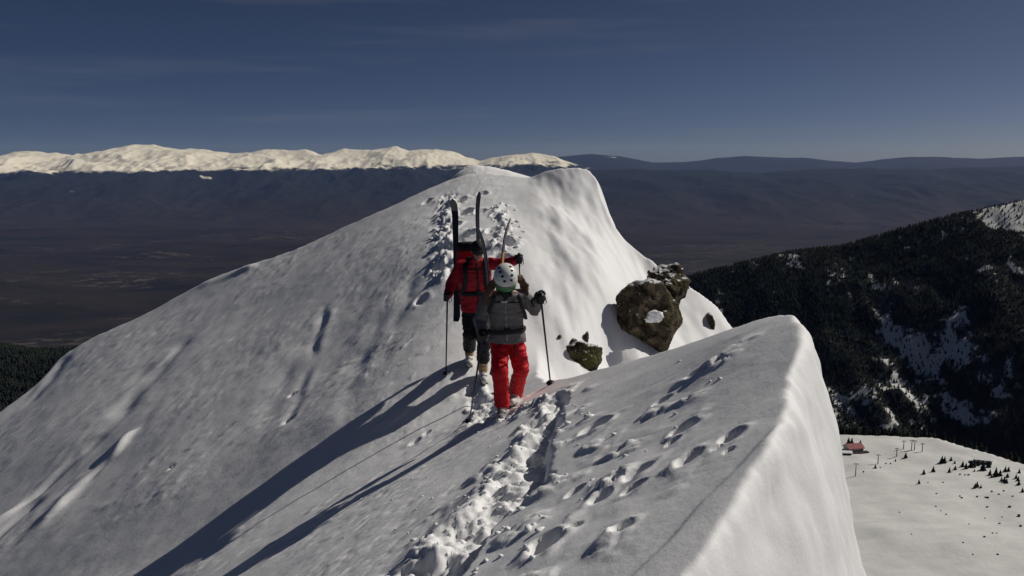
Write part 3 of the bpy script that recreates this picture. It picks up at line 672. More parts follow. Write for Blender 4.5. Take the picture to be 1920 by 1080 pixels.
def boot(an, sole_z, root, shell, cuff, turn=0.0, lean=0.0):
    an = Vector(an); h = an.z-sole_z
    ct, st = math.cos(turn), math.sin(turn)
    def P(x, y, z): return Vector((an.x+x*ct-y*st, an.y+x*st+y*ct, sole_z+z))
    bm = bmesh.new(); capsule(bm, P(0, .07, .06), .055, P(0, -.19, .05), .048); capsule(bm, P(0, .03, .07), .058, P(0, -.08, .08), .056); capsule(bm, P(0, .04, .08), .060, P(0, .03, .16), .062)
    b1 = child('boot', fuse(bm, 'boot', 0.008, 2), shell, root)
    bm = bmesh.new(); capsule(bm, P(0, .035, .14), .066, P(0, .02, max(.24, h+.06)), .072); child('boot_cuff', fuse(bm, 'boot_cuff', 0.008, 2), cuff, b1)
    bm = bmesh.new(); boxm(bm, P(0, -.06, .014), (.088, .30, .03), Matrix.Rotation(turn, 3, 'Z').to_quaternion(), .008); child('sole', to_mesh(bm, 'sole'), M['rubber'], b1, False)
    for z_, y_ in ((.10, -.125), (.135, -.06), (.19, -.045), (.235, -.045)):
        bm = bmesh.new(); boxm(bm, P(.012, y_, z_), (.07, .016, .014), Matrix.Rotation(turn, 3, 'Z').to_quaternion(), .004); child('buckle', to_mesh(bm, 'buckle'), M['metal'], b1, False)
    return b1

def ski_pole(top, tip, label, hand=None):
    top, tip = Vector(top), Vector(tip); root = empty('ski_pole', tip); d = (tip-top).normalized(); L = (tip-top).length
    tag(root, label, 'ski pole', 'ski poles in the hands of the two climbers')
    bm = bmesh.new(); tube(bm, [top+d*.12, top+d*(L*.6), tip-d*.05], [.0115, .010, .0085], 10); child('shaft', to_mesh(bm, 'shaft'), M['pole'], root)
    bm = bmesh.new(); tube(bm, [top-d*.012, top, top+d*.02, top+d*.05, top+d*.10, top+d*.135], [.014, .022, .021, .0165, .018, .014], 12); child('grip', to_mesh(bm, 'grip'), M['rubber'], root)
    _, a, c = frame_of(d); bm = bmesh.new(); cb = tip-d*.07
    tube(bm, [cb-d*.012, cb, cb+d*.006], [.016, .050, .046], 14)
    child('basket', to_mesh(bm, 'basket'), M['rubber'], root)
    bm = bmesh.new(); tube(bm, [tip-d*.055, tip+d*.02], [.007, .003], 8); child('tip', to_mesh(bm, 'tip'), M['metal'], root)
    bm = bmesh.new(); tube(bm, [top+d*.012+a*.018, top+d*.05+a*.05, top+d*.13+a*.055, top+d*.16+a*.03, top+d*.10+a*.02], .006, 6, .4); child('wrist_strap', to_mesh(bm, 'wrist_strap'), M['charcoal'], root)
    return root

def ski(tail, tip, face, label, L_tip=0.2, curl=0.10, w=0.056, mats=('skidark', 'skigrey'), tipfrac=0.10, panel=None, bow=0.0):
    """ski standing from tail to tip; face = direction its base looks, the tip curls that way"""
    tail, tip = Vector(tail), Vector(tip); d = (tip-tail).normalized(); L = (tip-tail).length
    n = Vector(face); n = (n-d*n.dot(d)).normalized(); sd = d.cross(n)
    root = empty('ski', tail); tag(root, label, 'ski', 'skis carried upright on the backpacks')
    def st(t):
        z = t*L; c = curl*max(0, (t-(1-L_tip))/L_tip)**2.0-0.05*math.sin(math.pi*t)*bow+0.03*max(0, (.07-t)/.07)**2
        if t > .94: ww = w*1.12*math.sqrt(max(0.0004, 1-((t-.94)/.0605)**2))
        elif t < .03: ww = w*(.80+.2*t/.03)
        else: ww = w*(0.80+0.32*(2*t-1.0)**2)
        return tail+d*z+n*c, ww
    def strip(t0, t1, m_, name, parent, th=.010, grow=0.0, off=0.0):
        bm = bmesh.new(); rings = []; N_ = max(6, int((t1-t0)*70))
        for i in range(N_+1):
            t = t0+(t1-t0)*i/N_; p, ww = st(t); ww += grow; h = th*(1 if t < .9 else max(.35, 1-(t-.9)*6)); p = p+n*off
            rings.append([p+sd*ww+n*h*.6, p+sd*ww-n*h*.4, p+sd*ww*.8-n*h, p-sd*ww*.8-n*h, p-sd*ww-n*h*.4, p-sd*ww+n*h*.6])
        add_rings(bm, rings); return child(name, to_mesh(bm, name), m_, parent, False)
    bd = strip(0, 1-tipfrac, M[mats[0]], 'ski_body', root); strip(1-tipfrac+.0005, 1, M[mats[1]], 'ski_tip', root)
    if panel: strip(panel[0], panel[1], M[panel[2]], 'coloured_panel', bd, .0115, .0012)
    pm, _ = st(.46)
    for nm, q, hh in (('heel_binding', -.13, .05), ('toe_binding', .14, .045)):
        bm = bmesh.new(); boxm(bm, pm+d*q-n*(.012+hh/2), (.05, hh, .09) , Matrix((sd, n, d)).transposed().to_quaternion(), .008)
        child(nm, to_mesh(bm, nm), M['rubber'], root, False)
    return root

# ------------------------------------------------------------------ the climber in front
def joints(D): return {k: A(*v) for k, v in D.items()}
J1 = joints(dict(pelvis=(950,622,9.62), chest=(948,572,9.54), neck=(949,548,9.43), head=(948,526,9.34), shR=(915,560,9.52), elR=(899,602,9.50), haR=(904,634,9.28),
                 shL=(982,556,9.52), elL=(1001,580,9.60), haL=(1016,569,9.34), hipR=(936,640,9.62), knR=(938,696,9.42), anR=(941,748,9.52), hipL=(966,640,9.64), knL=(977,690,9.60), anL=(967,733,9.93)))
def on_line(a, b_, t): return a+(b_-a).normalized()*t
TOP1R = A(906, 622, 9.28); g_ = ground(879, 793); TIP1R = Vector((g_[0], g_[1], gz(*g_)-.04))
TOP1L = A(1013, 549, 9.34); g_ = ground(1033, 720); TIP1L = Vector((g_[0], g_[1], gz(*g_)-.04))
J1['haR'] = on_line(TOP1R, TIP1R, .07); J1['haL'] = on_line(TOP1L, TIP1L, .07)
p1 = empty('person', Vector((J1['anR'].x, 9.6, gz(J1['anR'].x, 9.6))))
tag(p1, 'person in grey jacket, bright red trousers and white helmet walking in front, head bowed', 'person')
P, rot, l, u, s_ = body(J1, p1, (0.05, -.82, -.54), (0.02, -.54, .82))
dz = Vector((0, 0, 1))
jc1 = jacket(J1, p1, M['grey'], [(A(951,640,9.62), .205, .15), (A(951,628,9.62), .200, .15), (A(950,608,9.60), .178, .138), (A(949,585,9.56), .195, .145), (A(949,562,9.50), .20, .135), (A(949,550,9.46), .13, .10)], seed=4)
tr1 = trousers(J1, p1, M['red'], seed=6, drop=.045)
for pts in ([A(966,641,9.505), A(965,655,9.495), A(964,667,9.48)], [A(936,641,9.50), A(937,655,9.47), A(938,668,9.44)]):
    bm = bmesh.new(); tube(bm, pts, .009, 6, .5, (1, 0, 0)); child('pocket_zip', to_mesh(bm, 'pocket_zip'), M['black'], tr1)
bm = bmesh.new(); tube(bm, catmull([A(947,563,9.385), A(948,580,9.395), A(949,600,9.44), A(950,622,9.455), A(951,639,9.455)], 3), .012, 6, .5, (1, 0, 0)); child('front_zip', to_mesh(bm, 'front_zip'), M['zip'], jc1)
boot(J1['anR'], gz(J1['anR'].x, 9.52)-.02, p1, M['bootgrey'], M['bootgrey']); boot(J1['anL'], gz(J1['anL'].x, 9.93)-.01, p1, M['bootwhite'], M['bootgrey'], -.25)
hc = A(948, 517, 9.33); hrad = Vector((.128, .150, .128))
hrot = Matrix((s_, l, u)).transposed().to_quaternion()
bm = bmesh.new(); ellipsoid(bm, hc, hrad, hrot, 32)
inv = hrot.inverted()
kill = [v for v in bm.verts if (inv @ (v.co-hc)).z < -.045]
bmesh.ops.delete(bm, geom=kill, context='VERTS')
bmesh.ops.solidify(bm, geom=bm.faces[:], thickness=.018)
hel = child('helmet', to_mesh(bm, 'helmet'), M['helmet'], p1)
bm = bmesh.new(); rim = []
for k in range(33):
    t = 6.28319*k/32; rim.append(hc+hrot @ Vector((.122*math.cos(t), .143*math.sin(t), -.046)))
tube(bm, rim, .009, 8); child('helmet_rim', to_mesh(bm, 'helmet_rim'), M['bootgrey'], hel)
for (uu, vv) in ((936,502),(938,510),(942,518.5),(946,527.5),(957,500),(960,507),(960,516),(959,525.5)):
    d_ = A(uu, vv, 1.0); o_loc = inv @ (-hc); dl = inv @ d_
    a_ = Vector([o_loc[i]/hrad[i] for i in range(3)]); b_ = Vector([dl[i]/hrad[i] for i in range(3)])
    qa, qb, qc = b_.dot(b_), 2*a_.dot(b_), a_.dot(a_)-1; di = qb*qb-4*qa*qc
    if di < 0: continue
    t = (-qb-math.sqrt(di))/(2*qa); pt = d_*t; nl = inv @ (pt-hc); nn = (hrot @ Vector([nl[i]/hrad[i]**2 for i in range(3)])).normalized()
    bm = bmesh.new(); _, aa, cc = frame_of(nn); tube(bm, [pt-nn*.012, pt+nn*.0015, pt+nn*.003], [.0165, .0165, .012], 10, .8); child('vent', to_mesh(bm, 'vent'), M['vent'], hel)
# goggles
bm = bmesh.new(); rgs = []
for k in range(13):
    t = R(-68+136*k/12); c_ = hc+hrot @ Vector((.105*math.sin(t), .010+.115*math.cos(t), -.085)); up_ = hrot @ Vector((0, 0, 1)); out = hrot @ Vector((math.sin(t), math.cos(t), 0))
    hh = .036*(1-.3*abs(math.sin(t))**3); rgs.append([c_+up_*hh, c_+up_*hh*.6+out*.016, c_-up_*hh*.6+out*.016, c_-up_*hh, c_-up_*hh*.6-out*.006, c_+up_*hh*.6-out*.006])
add_rings(bm, rgs); gg = child('goggles', to_mesh(bm, 'goggles'), M['lens'], p1)
for sg in (1, -1):
    bm = bmesh.new(); pts = [hc+hrot @ Vector((.108*math.sin(R(-70+140*k/12)), .010+.120*math.cos(R(-70+140*k/12)), -.085+sg*.036)) for k in range(13)]; tube(bm, pts, .007, 6); child('frame', to_mesh(bm, 'frame'), M['rubber'], gg)
# hair in loose locks
rr_ = random.Random(5)
for sd_ in (0, 1):
    bm = bmesh.new()
    for k in range(22):
        o = [rr_.uniform(-1, 1) for _ in range(6)]
        if sd_: tube(bm, [A(966+o[0]*3, 520+o[1]*6, 9.46), A(977+o[2]*4, 524+o[3]*6, 9.5), A(985+o[4]*4, 538+o[1]*6, 9.5), A(987+o[5]*5, 552+o[3]*5, 9.46)], [.018, .024, .021, .006], 7)
        else: tube(bm, [A(930+o[0]*3, 526+o[1]*5, 9.46), A(921+o[2]*4, 538+o[3]*6, 9.46), A(913+o[4]*4, 553+o[1]*5, 9.42), A(908+o[5]*4, 568+o[3]*5, 9.40)], [.018, .022, .018, .005], 7)
    child('hair', fuse(bm, 'hair', .006, 1, (.004, 26)), M['hair'], p1)
bm = bmesh.new(); capsule(bm, A(943,549,9.36), .040, A(955,550,9.36), .040); capsule(bm, A(948,551,9.36), .036, A(948,559,9.375), .026); child('neck_gaiter', fuse(bm, 'neck_gaiter', .01, 2, (.006, 12)), M['black'], p1)
for q, (tp, ti) in (('R', (TOP1R, TIP1R)), ('L', (TOP1L, TIP1L))):
    child('glove', glove_mesh(on_line(tp, ti, .07), tp-ti, J1['el'+q], 1.12), M['rubber'], p1)
ski_pole(TOP1R, TIP1R, 'dark ski pole leaning in front of the red-trousered climber, planted at lower left')
ski_pole(TOP1L, TIP1L, 'dark ski pole held out to the right in front of the sunny snow face')
# backpack
b1 = empty('backpack', A(950,622,9.86)); tag(b1, 'dark backpack on the helmeted climber, with white chest buckle and wide waist belt', 'backpack')
bm = bmesh.new(); loft(bm, [(A(951,618,9.86), .13, .09), (A(950,590,9.86), .15, .11), (A(950,560,9.82), .15, .11), (A(949,540,9.80), .10, .08)], 20, 0, 3.2); child('bag', fuse(bm, 'bag', .012, 3, (.006, 6)), M['charcoal'], b1)
for pts in ([A(933,548,9.52), A(927,556,9.385), A(922,572,9.40), A(915,588,9.47), A(912,598,9.56)], [A(968,548,9.52), A(974,556,9.385), A(978,572,9.40), A(984,588,9.47), A(986,598,9.56)]):
    bm = bmesh.new(); tube(bm, catmull(pts, 4), .020, 8, .4, (1, 0, 0)); child('shoulder_strap', to_mesh(bm, 'shoulder_strap'), M['charcoal'], b1)
bm = bmesh.new(); tube(bm, catmull([A(924,567,9.385), A(938,567,9.365), A(960,567,9.365), A(976,567,9.385)], 4), .008, 8, .5, (0, 0, 1)); cs = child('chest_strap', to_mesh(bm, 'chest_strap'), M['black'], b1)
bm = bmesh.new(); boxm(bm, A(945,566,9.345), (.066, .016, .020), None, .005); child('buckle', to_mesh(bm, 'buckle'), M['buckle'], cs)
bm = bmesh.new(); cb = A(950,619,9.60); tube(bm, [cb+Vector((.208*math.cos(6.28319*k/28), .164*math.sin(6.28319*k/28), .02*math.cos(6.28319*k/28))) for k in range(29)], .024, 8, .3, (0, 0, 1)); wb1 = child('waist_belt', to_mesh(bm, 'waist_belt'), M['charcoal'], b1)
bm = bmesh.new(); boxm(bm, A(951,620,9.435), (.07, .02, .045), None, .006); child('buckle', to_mesh(bm, 'buckle'), M['black'], wb1)
ski(A(925,702,9.98), A(903,424,9.86), (-1, -.35, 0), 'narrow dark ski on the front climber crossing the red jacket behind, tip curled left', curl=.05, mats=('skibase', 'skidark'), panel=(.40, .58, 'skiolive'), bow=.6, w=.052)
ski(A(944,690,9.98), A(949.5,409,9.86), (1, -.22, 0), 'narrow dark ski rising behind the white helmet, tip curled right', curl=.045, mats=('skibase', 'skidark'), panel=(.55, .78, 'skiorange'), bow=.9, w=.05)

# ------------------------------------------------------------------ the climber behind
J2 = joints(dict(pelvis=(893,580,11.88), chest=(889,520,11.76), neck=(893,492,11.66), head=(896,470,11.54), shR=(864,500,11.76), elR=(847,532,11.74), haR=(838.5,557,11.55),
                 shL=(921,495,11.74), elL=(946,495,11.66), haL=(972,488,11.50), hipR=(881,592,11.88), knR=(881,627,11.78), anR=(880,650,12.05), hipL=(904,592,11.86), knL=(907,640,11.64), anL=(906,672,11.76)))
TOP2R = A(839, 547, 11.55); g_ = ground(836, 706); TIP2R = Vector((g_[0], g_[1], gz(*g_)-.04))
TOP2L = A(973, 476, 11.50); TIP2L = A(984, 690, 11.55)
J2['haR'] = on_line(TOP2R, TIP2R, .075); J2['haL'] = on_line(TOP2L, TIP2L, .075)
p2 = empty('person', Vector((J2['anL'].x, 11.8, gz(J2['anL'].x, 11.8))))
tag(p2, 'person in red jacket, black trousers and black cap walking behind, one arm stretched out', 'person')
P, rot, l, u, s_ = body(J2, p2, (0.12, -.90, -.32), (0, -.25, .95))
jacket(J2, p2, M['crimson'], [(A(893,583,11.88), .205, .15), (A(893,570,11.88), .215, .16), (A(892,548,11.84), .195, .15), (A(890,525,11.78), .225, .16), (A(890,505,11.74), .215, .145), (A(892,495,11.70), .14, .11)], (.088, .080, .076, .060), seed=9, collar=.085)
trousers(J2, p2, M['black'], (.11, .095, .085, .090), seed=11, drop=.0)
boot(J2['anR'], gz(J2['anR'].x, 12.05)-.02, p2, M['bootwhite'], M['boottan'], .05); boot(J2['anL'], gz(J2['anL'].x, 11.76)-.02, p2, M['bootwhite'], M['boottan'], .1)
bm = bmesh.new(); hr2 = Matrix((s_, l, u)).transposed().to_quaternion(); hc2 = J2['head']; ellipsoid(bm, P(0, -.012, .034), (.090, .108, .104), hr2, 24)
kill = [v for v in bm.verts if (hr2.inverted() @ (v.co-hc2)).z < .022]
bmesh.ops.delete(bm, geom=kill, context='VERTS'); bmesh.ops.solidify(bm, geom=bm.faces[:], thickness=.012); cp = child('cap', to_mesh(bm, 'cap'), M['black'], p2)
bm = bmesh.new(); tube(bm, [P(.089*math.cos(6.28319*k/24), -.012+.107*math.sin(6.28319*k/24), .026) for k in range(25)], .014, 8); child('cap_band', to_mesh(bm, 'cap_band'), M['charcoal'], cp)
bm = bmesh.new(); rgs = []
for k in range(13):
    t = R(-75+150*k/12); c_ = P(.078*math.sin(t), .018+.078*math.cos(t), -.002); out = s_*math.sin(t)+l*math.cos(t); hh = .024*(1-.35*abs(math.sin(t))**2)*(0.55 if k == 6 else 1)
    rgs.append([c_+u*hh, c_+out*.010, c_-u*hh, c_-out*.004])
add_rings(bm, rgs); child('sunglasses', to_mesh(bm, 'sunglasses'), M['darklens'], p2)
bm = bmesh.new(); capsule(bm, A(880,488,11.66), .05, A(908,490,11.64), .05); child('neck_gaiter', fuse(bm, 'neck_gaiter', .01, 2, (.006, 12)), M['black'], p2)
bm = bmesh.new(); tube(bm, [A(893,494,11.56), A(896,520,11.575), A(897,548,11.655), A(897,580,11.705)], .012, 6, .4, (1, 0, 0)); child('front_zip', to_mesh(bm, 'front_zip'), M['black'], p2)
for q, (tp, ti) in (('R', (TOP2R, TIP2R)), ('L', (TOP2L, TIP2L))):
    child('glove', glove_mesh(on_line(tp, ti, .075), tp-ti, J2['el'+q], 1.1), M['rubber'], p2)
ski_pole(TOP2R, TIP2R, 'dark upright ski pole left of the red-jacketed climber')
ski_pole(TOP2L, TIP2L, 'dark ski pole in the outstretched hand of the red-jacketed climber, partly hidden behind the other')
b2 = empty('backpack', A(880,575,12.15)); tag(b2, 'red backpack with black lid showing over the shoulder of the rear climber', 'backpack')
bm = bmesh.new(); loft(bm, [(A(886,580,12.12), .16, .10), (A(884,540,12.12), .19, .13), (A(880,500,12.10), .19, .13), (A(878,468,12.06), .16, .12)], 20, 0, 3.2); child('bag', fuse(bm, 'bag', .014, 3, (.006, 6)), M['crimson'], b2)
bm = bmesh.new(); loft(bm, [(A(877,470,12.04), .13, .11), (A(876,462,12.04), .15, .12), (A(876,454,12.04), .12, .10)], 20, 0, 3.0); child('lid', fuse(bm, 'lid', .012, 2, (.005, 8)), M['black'], b2)
for pts in ([A(874,488,11.80), A(872,500,11.58), A(873,520,11.57), A(870,542,11.66), A(862,552,11.8)], [A(909,488,11.80), A(911,500,11.575), A(911,520,11.58), A(914,542,11.66), A(921,552,11.8)]):
    bm = bmesh.new(); tube(bm, catmull(pts, 4), .030, 8, .35, (1, 0, 0)); child('shoulder_strap', to_mesh(bm, 'shoulder_strap'), M['black'], b2)
bm = bmesh.new(); tube(bm, catmull([A(872,505,11.575), A(885,506,11.55), A(900,506,11.55), A(911,505,11.58)], 4), .011, 8, .5, (0, 0, 1)); child('chest_strap', to_mesh(bm, 'chest_strap'), M['black'], b2)
bm = bmesh.new(); cb = A(892,548,11.84); tube(bm, [cb+Vector((.215*math.cos(6.28319*k/28), .170*math.sin(6.28319*k/28), 0)) for k in range(29)], .034, 8, .35, (0, 0, 1)); wb = child('waist_belt', to_mesh(bm, 'waist_belt'), M['black'], b2)
bm = bmesh.new(); boxm(bm, A(898,548,11.655), (.06, .02, .04), None, .006); child('buckle', to_mesh(bm, 'buckle'), M['charcoal'], wb)
ski(A(857,602,12.12), A(853,372,12.10), (-.45, -.9, 0), 'wide black ski with grey tip on the left of the rear climber', curl=.07, mats=('skidark', 'skigrey'), tipfrac=.10, w=.050, L_tip=.16)
ski(A(901,602,12.22), A(893.5,359,12.22), (.75, -.55, 0), 'tall black ski standing up behind the black cap', curl=.05, mats=('skidark', 'skidark'), tipfrac=.10, w=.042, L_tip=.22)

# ------------------------------------------------------------------ rocks in the snow face
def rock_mat(name, lich):
    m, nt, b = newmat(name, 0.9, 0.15)
    n = noise_node(nt, 5, 9, 0.7); n2 = noise_node(nt, 2.2, 5, 0.6); n3 = noise_node(nt, 14, 6, 0.7)
    r = ramp(nt, n.outputs['Fac'], [(0.36, (0.016, 0.013, 0.010)), (0.5, (0.075, 0.056, 0.038)), (0.64, (0.20, 0.16, 0.11))])
    r2 = ramp(nt, n2.outputs['Fac'], [(0.48, (0, 0, 0)), (0.60, (lich,)*3)])
    mx = nt.nodes.new('ShaderNodeMixRGB'); mx.inputs[2].default_value = (0.10, 0.10, 0.03, 1); nt.links.new(r2.outputs[0], mx.inputs[0]); nt.links.new(r.outputs[0], mx.inputs[1])
    # grains of snow caught on upward faces
    g = nt.nodes.new('ShaderNodeNewGeometry'); sp = nt.nodes.new('ShaderNodeSeparateXYZ'); nt.links.new(g.outputs['Normal'], sp.inputs[0])
    ad = nt.nodes.new('ShaderNodeMath'); ad.operation = 'MULTIPLY_ADD'; ad.inputs[1].default_value = 0.42; nt.links.new(sp.outputs['Z'], ad.inputs[0]); nt.links.new(n3.outputs['Fac'], ad.inputs[2])
    r3 = ramp(nt, ad.outputs[0], [(0.82, (0, 0, 0)), (0.86, (1, 1, 1))])
    mx2 = nt.nodes.new('ShaderNodeMixRGB'); mx2.inputs[2].default_value = (0.8, 0.81, 0.82, 1); nt.links.new(r3.outputs[0], mx2.inputs[0]); nt.links.new(mx.outputs[0], mx2.inputs[1])
    nt.links.new(mx2.outputs[0], b.inputs['Base Color'])
    tcv = nt.nodes.new('ShaderNodeTexCoord'); wv = nt.nodes.new('ShaderNodeMixRGB'); wv.blend_type = 'ADD'; wv.inputs[0].default_value = 0.25; nt.links.new(tcv.outputs['Object'], wv.inputs[1]); nt.links.new(n.outputs['Color'], wv.inputs[2])
    vo = nt.nodes.new('ShaderNodeTexVoronoi'); vo.feature = 'DISTANCE_TO_EDGE'; vo.inputs['Scale'].default_value = 4.5; nt.links.new(wv.outputs[0], vo.inputs['Vector'])
    rv = ramp(nt, vo.outputs['Distance'], [(0.0, (0, 0, 0)), (0.07, (1, 1, 1))])
    pb = bump(nt, b, rv.outputs[0], 0.8, 0.03); bump(nt, b, n.outputs['Fac'], 0.9, 0.06, pb)
    return m
M['rock'] = rock_mat('brown_granite', 0.25); M['rocklichen'] = rock_mat('lichen_granite', 0.85)
def rock(c, rad, seed, label, mat='rock', sub=5, planes=None, amp=.05):
    c = Vector(c); rg = random.Random(seed); bm = bmesh.new(); bmesh.ops.create_icosphere(bm, subdivisions=sub, radius=1.0)
    pl = planes or []
    for _ in range(22):
        n = Vector((rg.gauss(0, 1), rg.gauss(0, 1), rg.gauss(0, .8))).normalized(); pl.append((n, rg.uniform(.72, 1.0)))
    for v in bm.verts:
        d = v.co.normalized(); r = 1.12
        for n, dd in pl:
            q = n.dot(d)
            if q > 0.05: r = min(r, dd/q)
        p = d*r; w = Vector((p.x*rad[0], p.y*rad[1], p.z*rad[2]))
        q = w*3.2+Vector((seed, 0, 0)); k = (abs(mnoise.noise(q))*2-1)*.5+(abs(mnoise.noise(q*2.2))-.3)*.6+mnoise.noise(q*6.5)*.25
        v.co = w+d*(amp*k)
    o = link('rock', to_mesh(bm, 'rock'), M[mat], smooth=True); o.location = c
    tag(o, label, 'rock', 'rocks showing through the snow'); return o
def seat(u, v, sink): 
    g = ground(u, v, 11.0); return A(u, v, g[1]+sink)
bigc = seat(1216, 640, .16); bigc = A(1214, 606, bigc.y)
big = rock(bigc, (.64, .50, .66), 12, 'big brown boulder with a white snow patch, largest rock in the snow face', amp=.07)
rock(A(1252,533,bigc.y+.40), (.40, .42, .40), 5, 'dark jagged rock against the valley, above the big boulder', amp=.10)
rock(seat(1088,672,.12), (.37, .28, .34), 8, 'mossy yellow-green rock low in the snow near the outstretched ski pole', 'rocklichen', amp=.07)
rock(seat(1099,637,.05), (.06, .09, .15), 21, 'thin dark sliver of rock just above the mossy rock', sub=3, amp=.03)
rock(seat(1049,634,.03), (.055, .07, .06), 25, 'tiny dark stone in the snow left of the mossy rock', sub=3, amp=.02)
rock(seat(1332,612,.16), (.10, .24, .24), 33, 'small brown rock at the far right edge of the snow face', sub=4, amp=.04)
def lump(bm, c, rad, seed, sub=3, amp=.25):
    bmx = bmesh.new(); bmesh.ops.create_icosphere(bmx, subdivisions=sub, radius=1.0); c = Vector(c)
    for v in bmx.verts:
        d = v.co.copy(); k = 1+amp*mnoise.noise(d*1.6+Vector((seed*1.37, seed*.71, 0)))+amp*.5*mnoise.noise(d*4+Vector((seed, 0, seed)))
        v.co = c+Vector((d.x*rad[0], d.y*rad[1], d.z*rad[2]))*k
    t = bpy.data.meshes.new('t'); bmx.to_mesh(t); bmx.free(); bm.from_mesh(t); bpy.data.meshes.remove(t)
bm = bmesh.new(); lump(bm, A(1229,592,bigc.y-.47), (.14, .07, .085), 3, 4, .35); lump(bm, A(1221,599,bigc.y-.47), (.10, .06, .05), 9, 3, .35)
me = to_mesh(bm, 'snow_patch'); me.transform(Matrix.Translation(-big.location)); link('snow_patch', me, M['clod'], big, True)

# ------------------------------------------------------------------ loose snow clods along the trail
rg = random.Random(21); protos = []
cuts = [[(Vector((rg.gauss(0, 1), rg.gauss(0, 1), rg.gauss(0, 1))).normalized(), rg.uniform(.55, 1)) for _ in range(9)] for _k in range(10)]
for k in range(10):
    bmx = bmesh.new(); bmesh.ops.create_icosphere(bmx, subdivisions=2, radius=1.0)
    for v in bmx.verts:
        d = v.co.copy(); r_ = 1.25
        for n_, dd in cuts[k]:
            if n_.dot(d) > .05: r_ = min(r_, dd/n_.dot(d))
        v.co = d*r_*(1+mnoise.noise(d*2.7+Vector((0, k*3.3, 0)))*.25)
    protos.append((np.array([v.co[:] for v in bmx.verts]), np.array([[v.index for v in f.verts] for f in bmx.faces]))); bmx.free()
spots = []
for k in range(330):
    t = rg.random(); i = t*(len(trail)-1); a = trail[int(i)]; b_ = trail[min(int(i)+1, len(trail)-1)]; p = a+(b_-a)*(i-int(i))
    nearf = max(0, min(1, (9-p[1])/4)); wd = .16+.20*nearf
    spots.append((p[0]+rg.gauss(0, wd), p[1]+rg.gauss(0, wd), rg.uniform(.006, .019)*(1+.5*nearf)*(1.8 if rg.random() < .10 else 1)))
for k in range(10):
    a = OLD[rg.randrange(len(OLD)-1)]; b_ = OLD[min(len(OLD)-1, rg.randrange(len(OLD)))]; p = a+(b_-a)*rg.random(); spots.append((p[0]+rg.gauss(0, .25), p[1]+rg.gauss(0, .3), rg.uniform(.008, .022)))
for L_ in (UPT, UPT2):
    for k in range(60):
        i = rg.randrange(len(L_)-1); p = L_[i]+(L_[i+1]-L_[i])*rg.random(); spots.append((p[0]+rg.gauss(0, .13), p[1]+rg.gauss(0, .3), rg.uniform(.02, .05)))
for k in range(22): spots.append((rg.uniform(-1.6, -.5), rg.uniform(6.5, 10), rg.uniform(.006, .016)))
sx = np.array([q[0] for q in spots]); sy = np.array([q[1] for q in spots]); szz = height(sx, sy)
VV = []; FF = []; o = 0
for (x, y, r), z in zip(spots, szz):
    V, F = protos[rg.randrange(10)]; a = rg.uniform(0, 6.28); ca, sa = math.cos(a), math.sin(a); e = (rg.uniform(.8, 1.35), rg.uniform(.8, 1.2), rg.uniform(.6, .95))
    q = V*np.array(e)*r; VV.append(np.stack([x+q[:, 0]*ca-q[:, 1]*sa, y+q[:, 0]*sa+q[:, 1]*ca, z-r*.15+q[:, 2]], 1)); FF.append(F+o); o += len(V)
tag(link('snow_clods', mesh_np('snow_clods', np.vstack(VV), np.vstack(FF)), M['clod'], smooth=True), 'broken clods of snow kicked up along the trodden trail', 'snow', kind='stuff')

# ------------------------------------------------------------------ ski slope far below: trees, lift, buildings
TREES = [(1766,868,13),(1771,868,12),(1783,864,8),(1790,869,6),(1750,885,11),(1732,889,9),(1723,907,8),(1791,881,8),(1780,886,10),(1805,875,10),(1811,879,11),(1821,876,13),(1827,876,10),(1834,873,9),(1843,882,14),(1854,876,12),(1856,891,11),(1859,896,6),(1867,893,16),(1875,892,11),(1885,884,10),(1891,884,9),(1889,895,8),(1911,887,8),(1878,902,8),(1883,904,10),(1887,906,9),(1905,897,8),(1909,901,8),(1910,909,9),(1917,923,8),(1828,915,9),(1832,913,10),(1839,915,6),(1827,884,5),(1591,833,13),(1597,833,12),(1613,834,9),(1641,878,8),(1698,858,10),(1679,865,5)]
tmeshes = []
for k in range(4):
    V, F = conifer_np(1.0, 0.62, 7, 9, 300+k); tmeshes.append(mesh_np('conifer', V, F)); tmeshes[-1].materials.append(M['tree'])
special = {1: 'broad conifer, right one of the close pair topping the tree group', 2: 'small conifer a little right of the close pair topping the tree group', 3: 'tiny conifer right of and just below the close pair',
           5: 'small conifer left of the lone broad conifer, at the edge of the piste', 7: 'second conifer to the right of the lone broad conifer', 8: 'first conifer to the right of the lone broad conifer',
           9: 'slim conifer, left of the two halfway between the close pair and the lift station', 10: 'slim conifer, right of the two halfway between the close pair and the lift station', 11: 'broad conifer just left of the lift station',
           24: 'left one of three conifers in a tight row below the tree belt', 25: 'middle one of three conifers in a tight row below the tree belt', 26: 'right one of three conifers in a tight row below the tree belt',
           30: 'conifer at the right picture edge, lowest of the tree group', 31: 'left one of three conifers standing apart below the lift station', 32: 'middle, tallest of three conifers standing apart below the lift station', 33: 'smallest, right one of three conifers standing apart below the lift station', 0: 'slim conifer, left of the close pair topping the tree group', 4: 'lone broad conifer on open snow left of the tree group', 6: 'lone conifer farthest down the open piste, left of the scattered bushes',
           18: 'tallest dark conifer at the lower edge of the tree belt', 35: 'conifer standing behind the red-roofed hut, nearer the cornice edge', 36: 'conifer behind the red-roofed hut, on its right side', 37: 'small lone conifer uphill right of the red-roofed hut',
           38: 'small conifer between the first two lift pylons', 39: 'conifer with long shadow beside the third lift pylon', 40: 'small bushy conifer left of the conifer with the long shadow'}
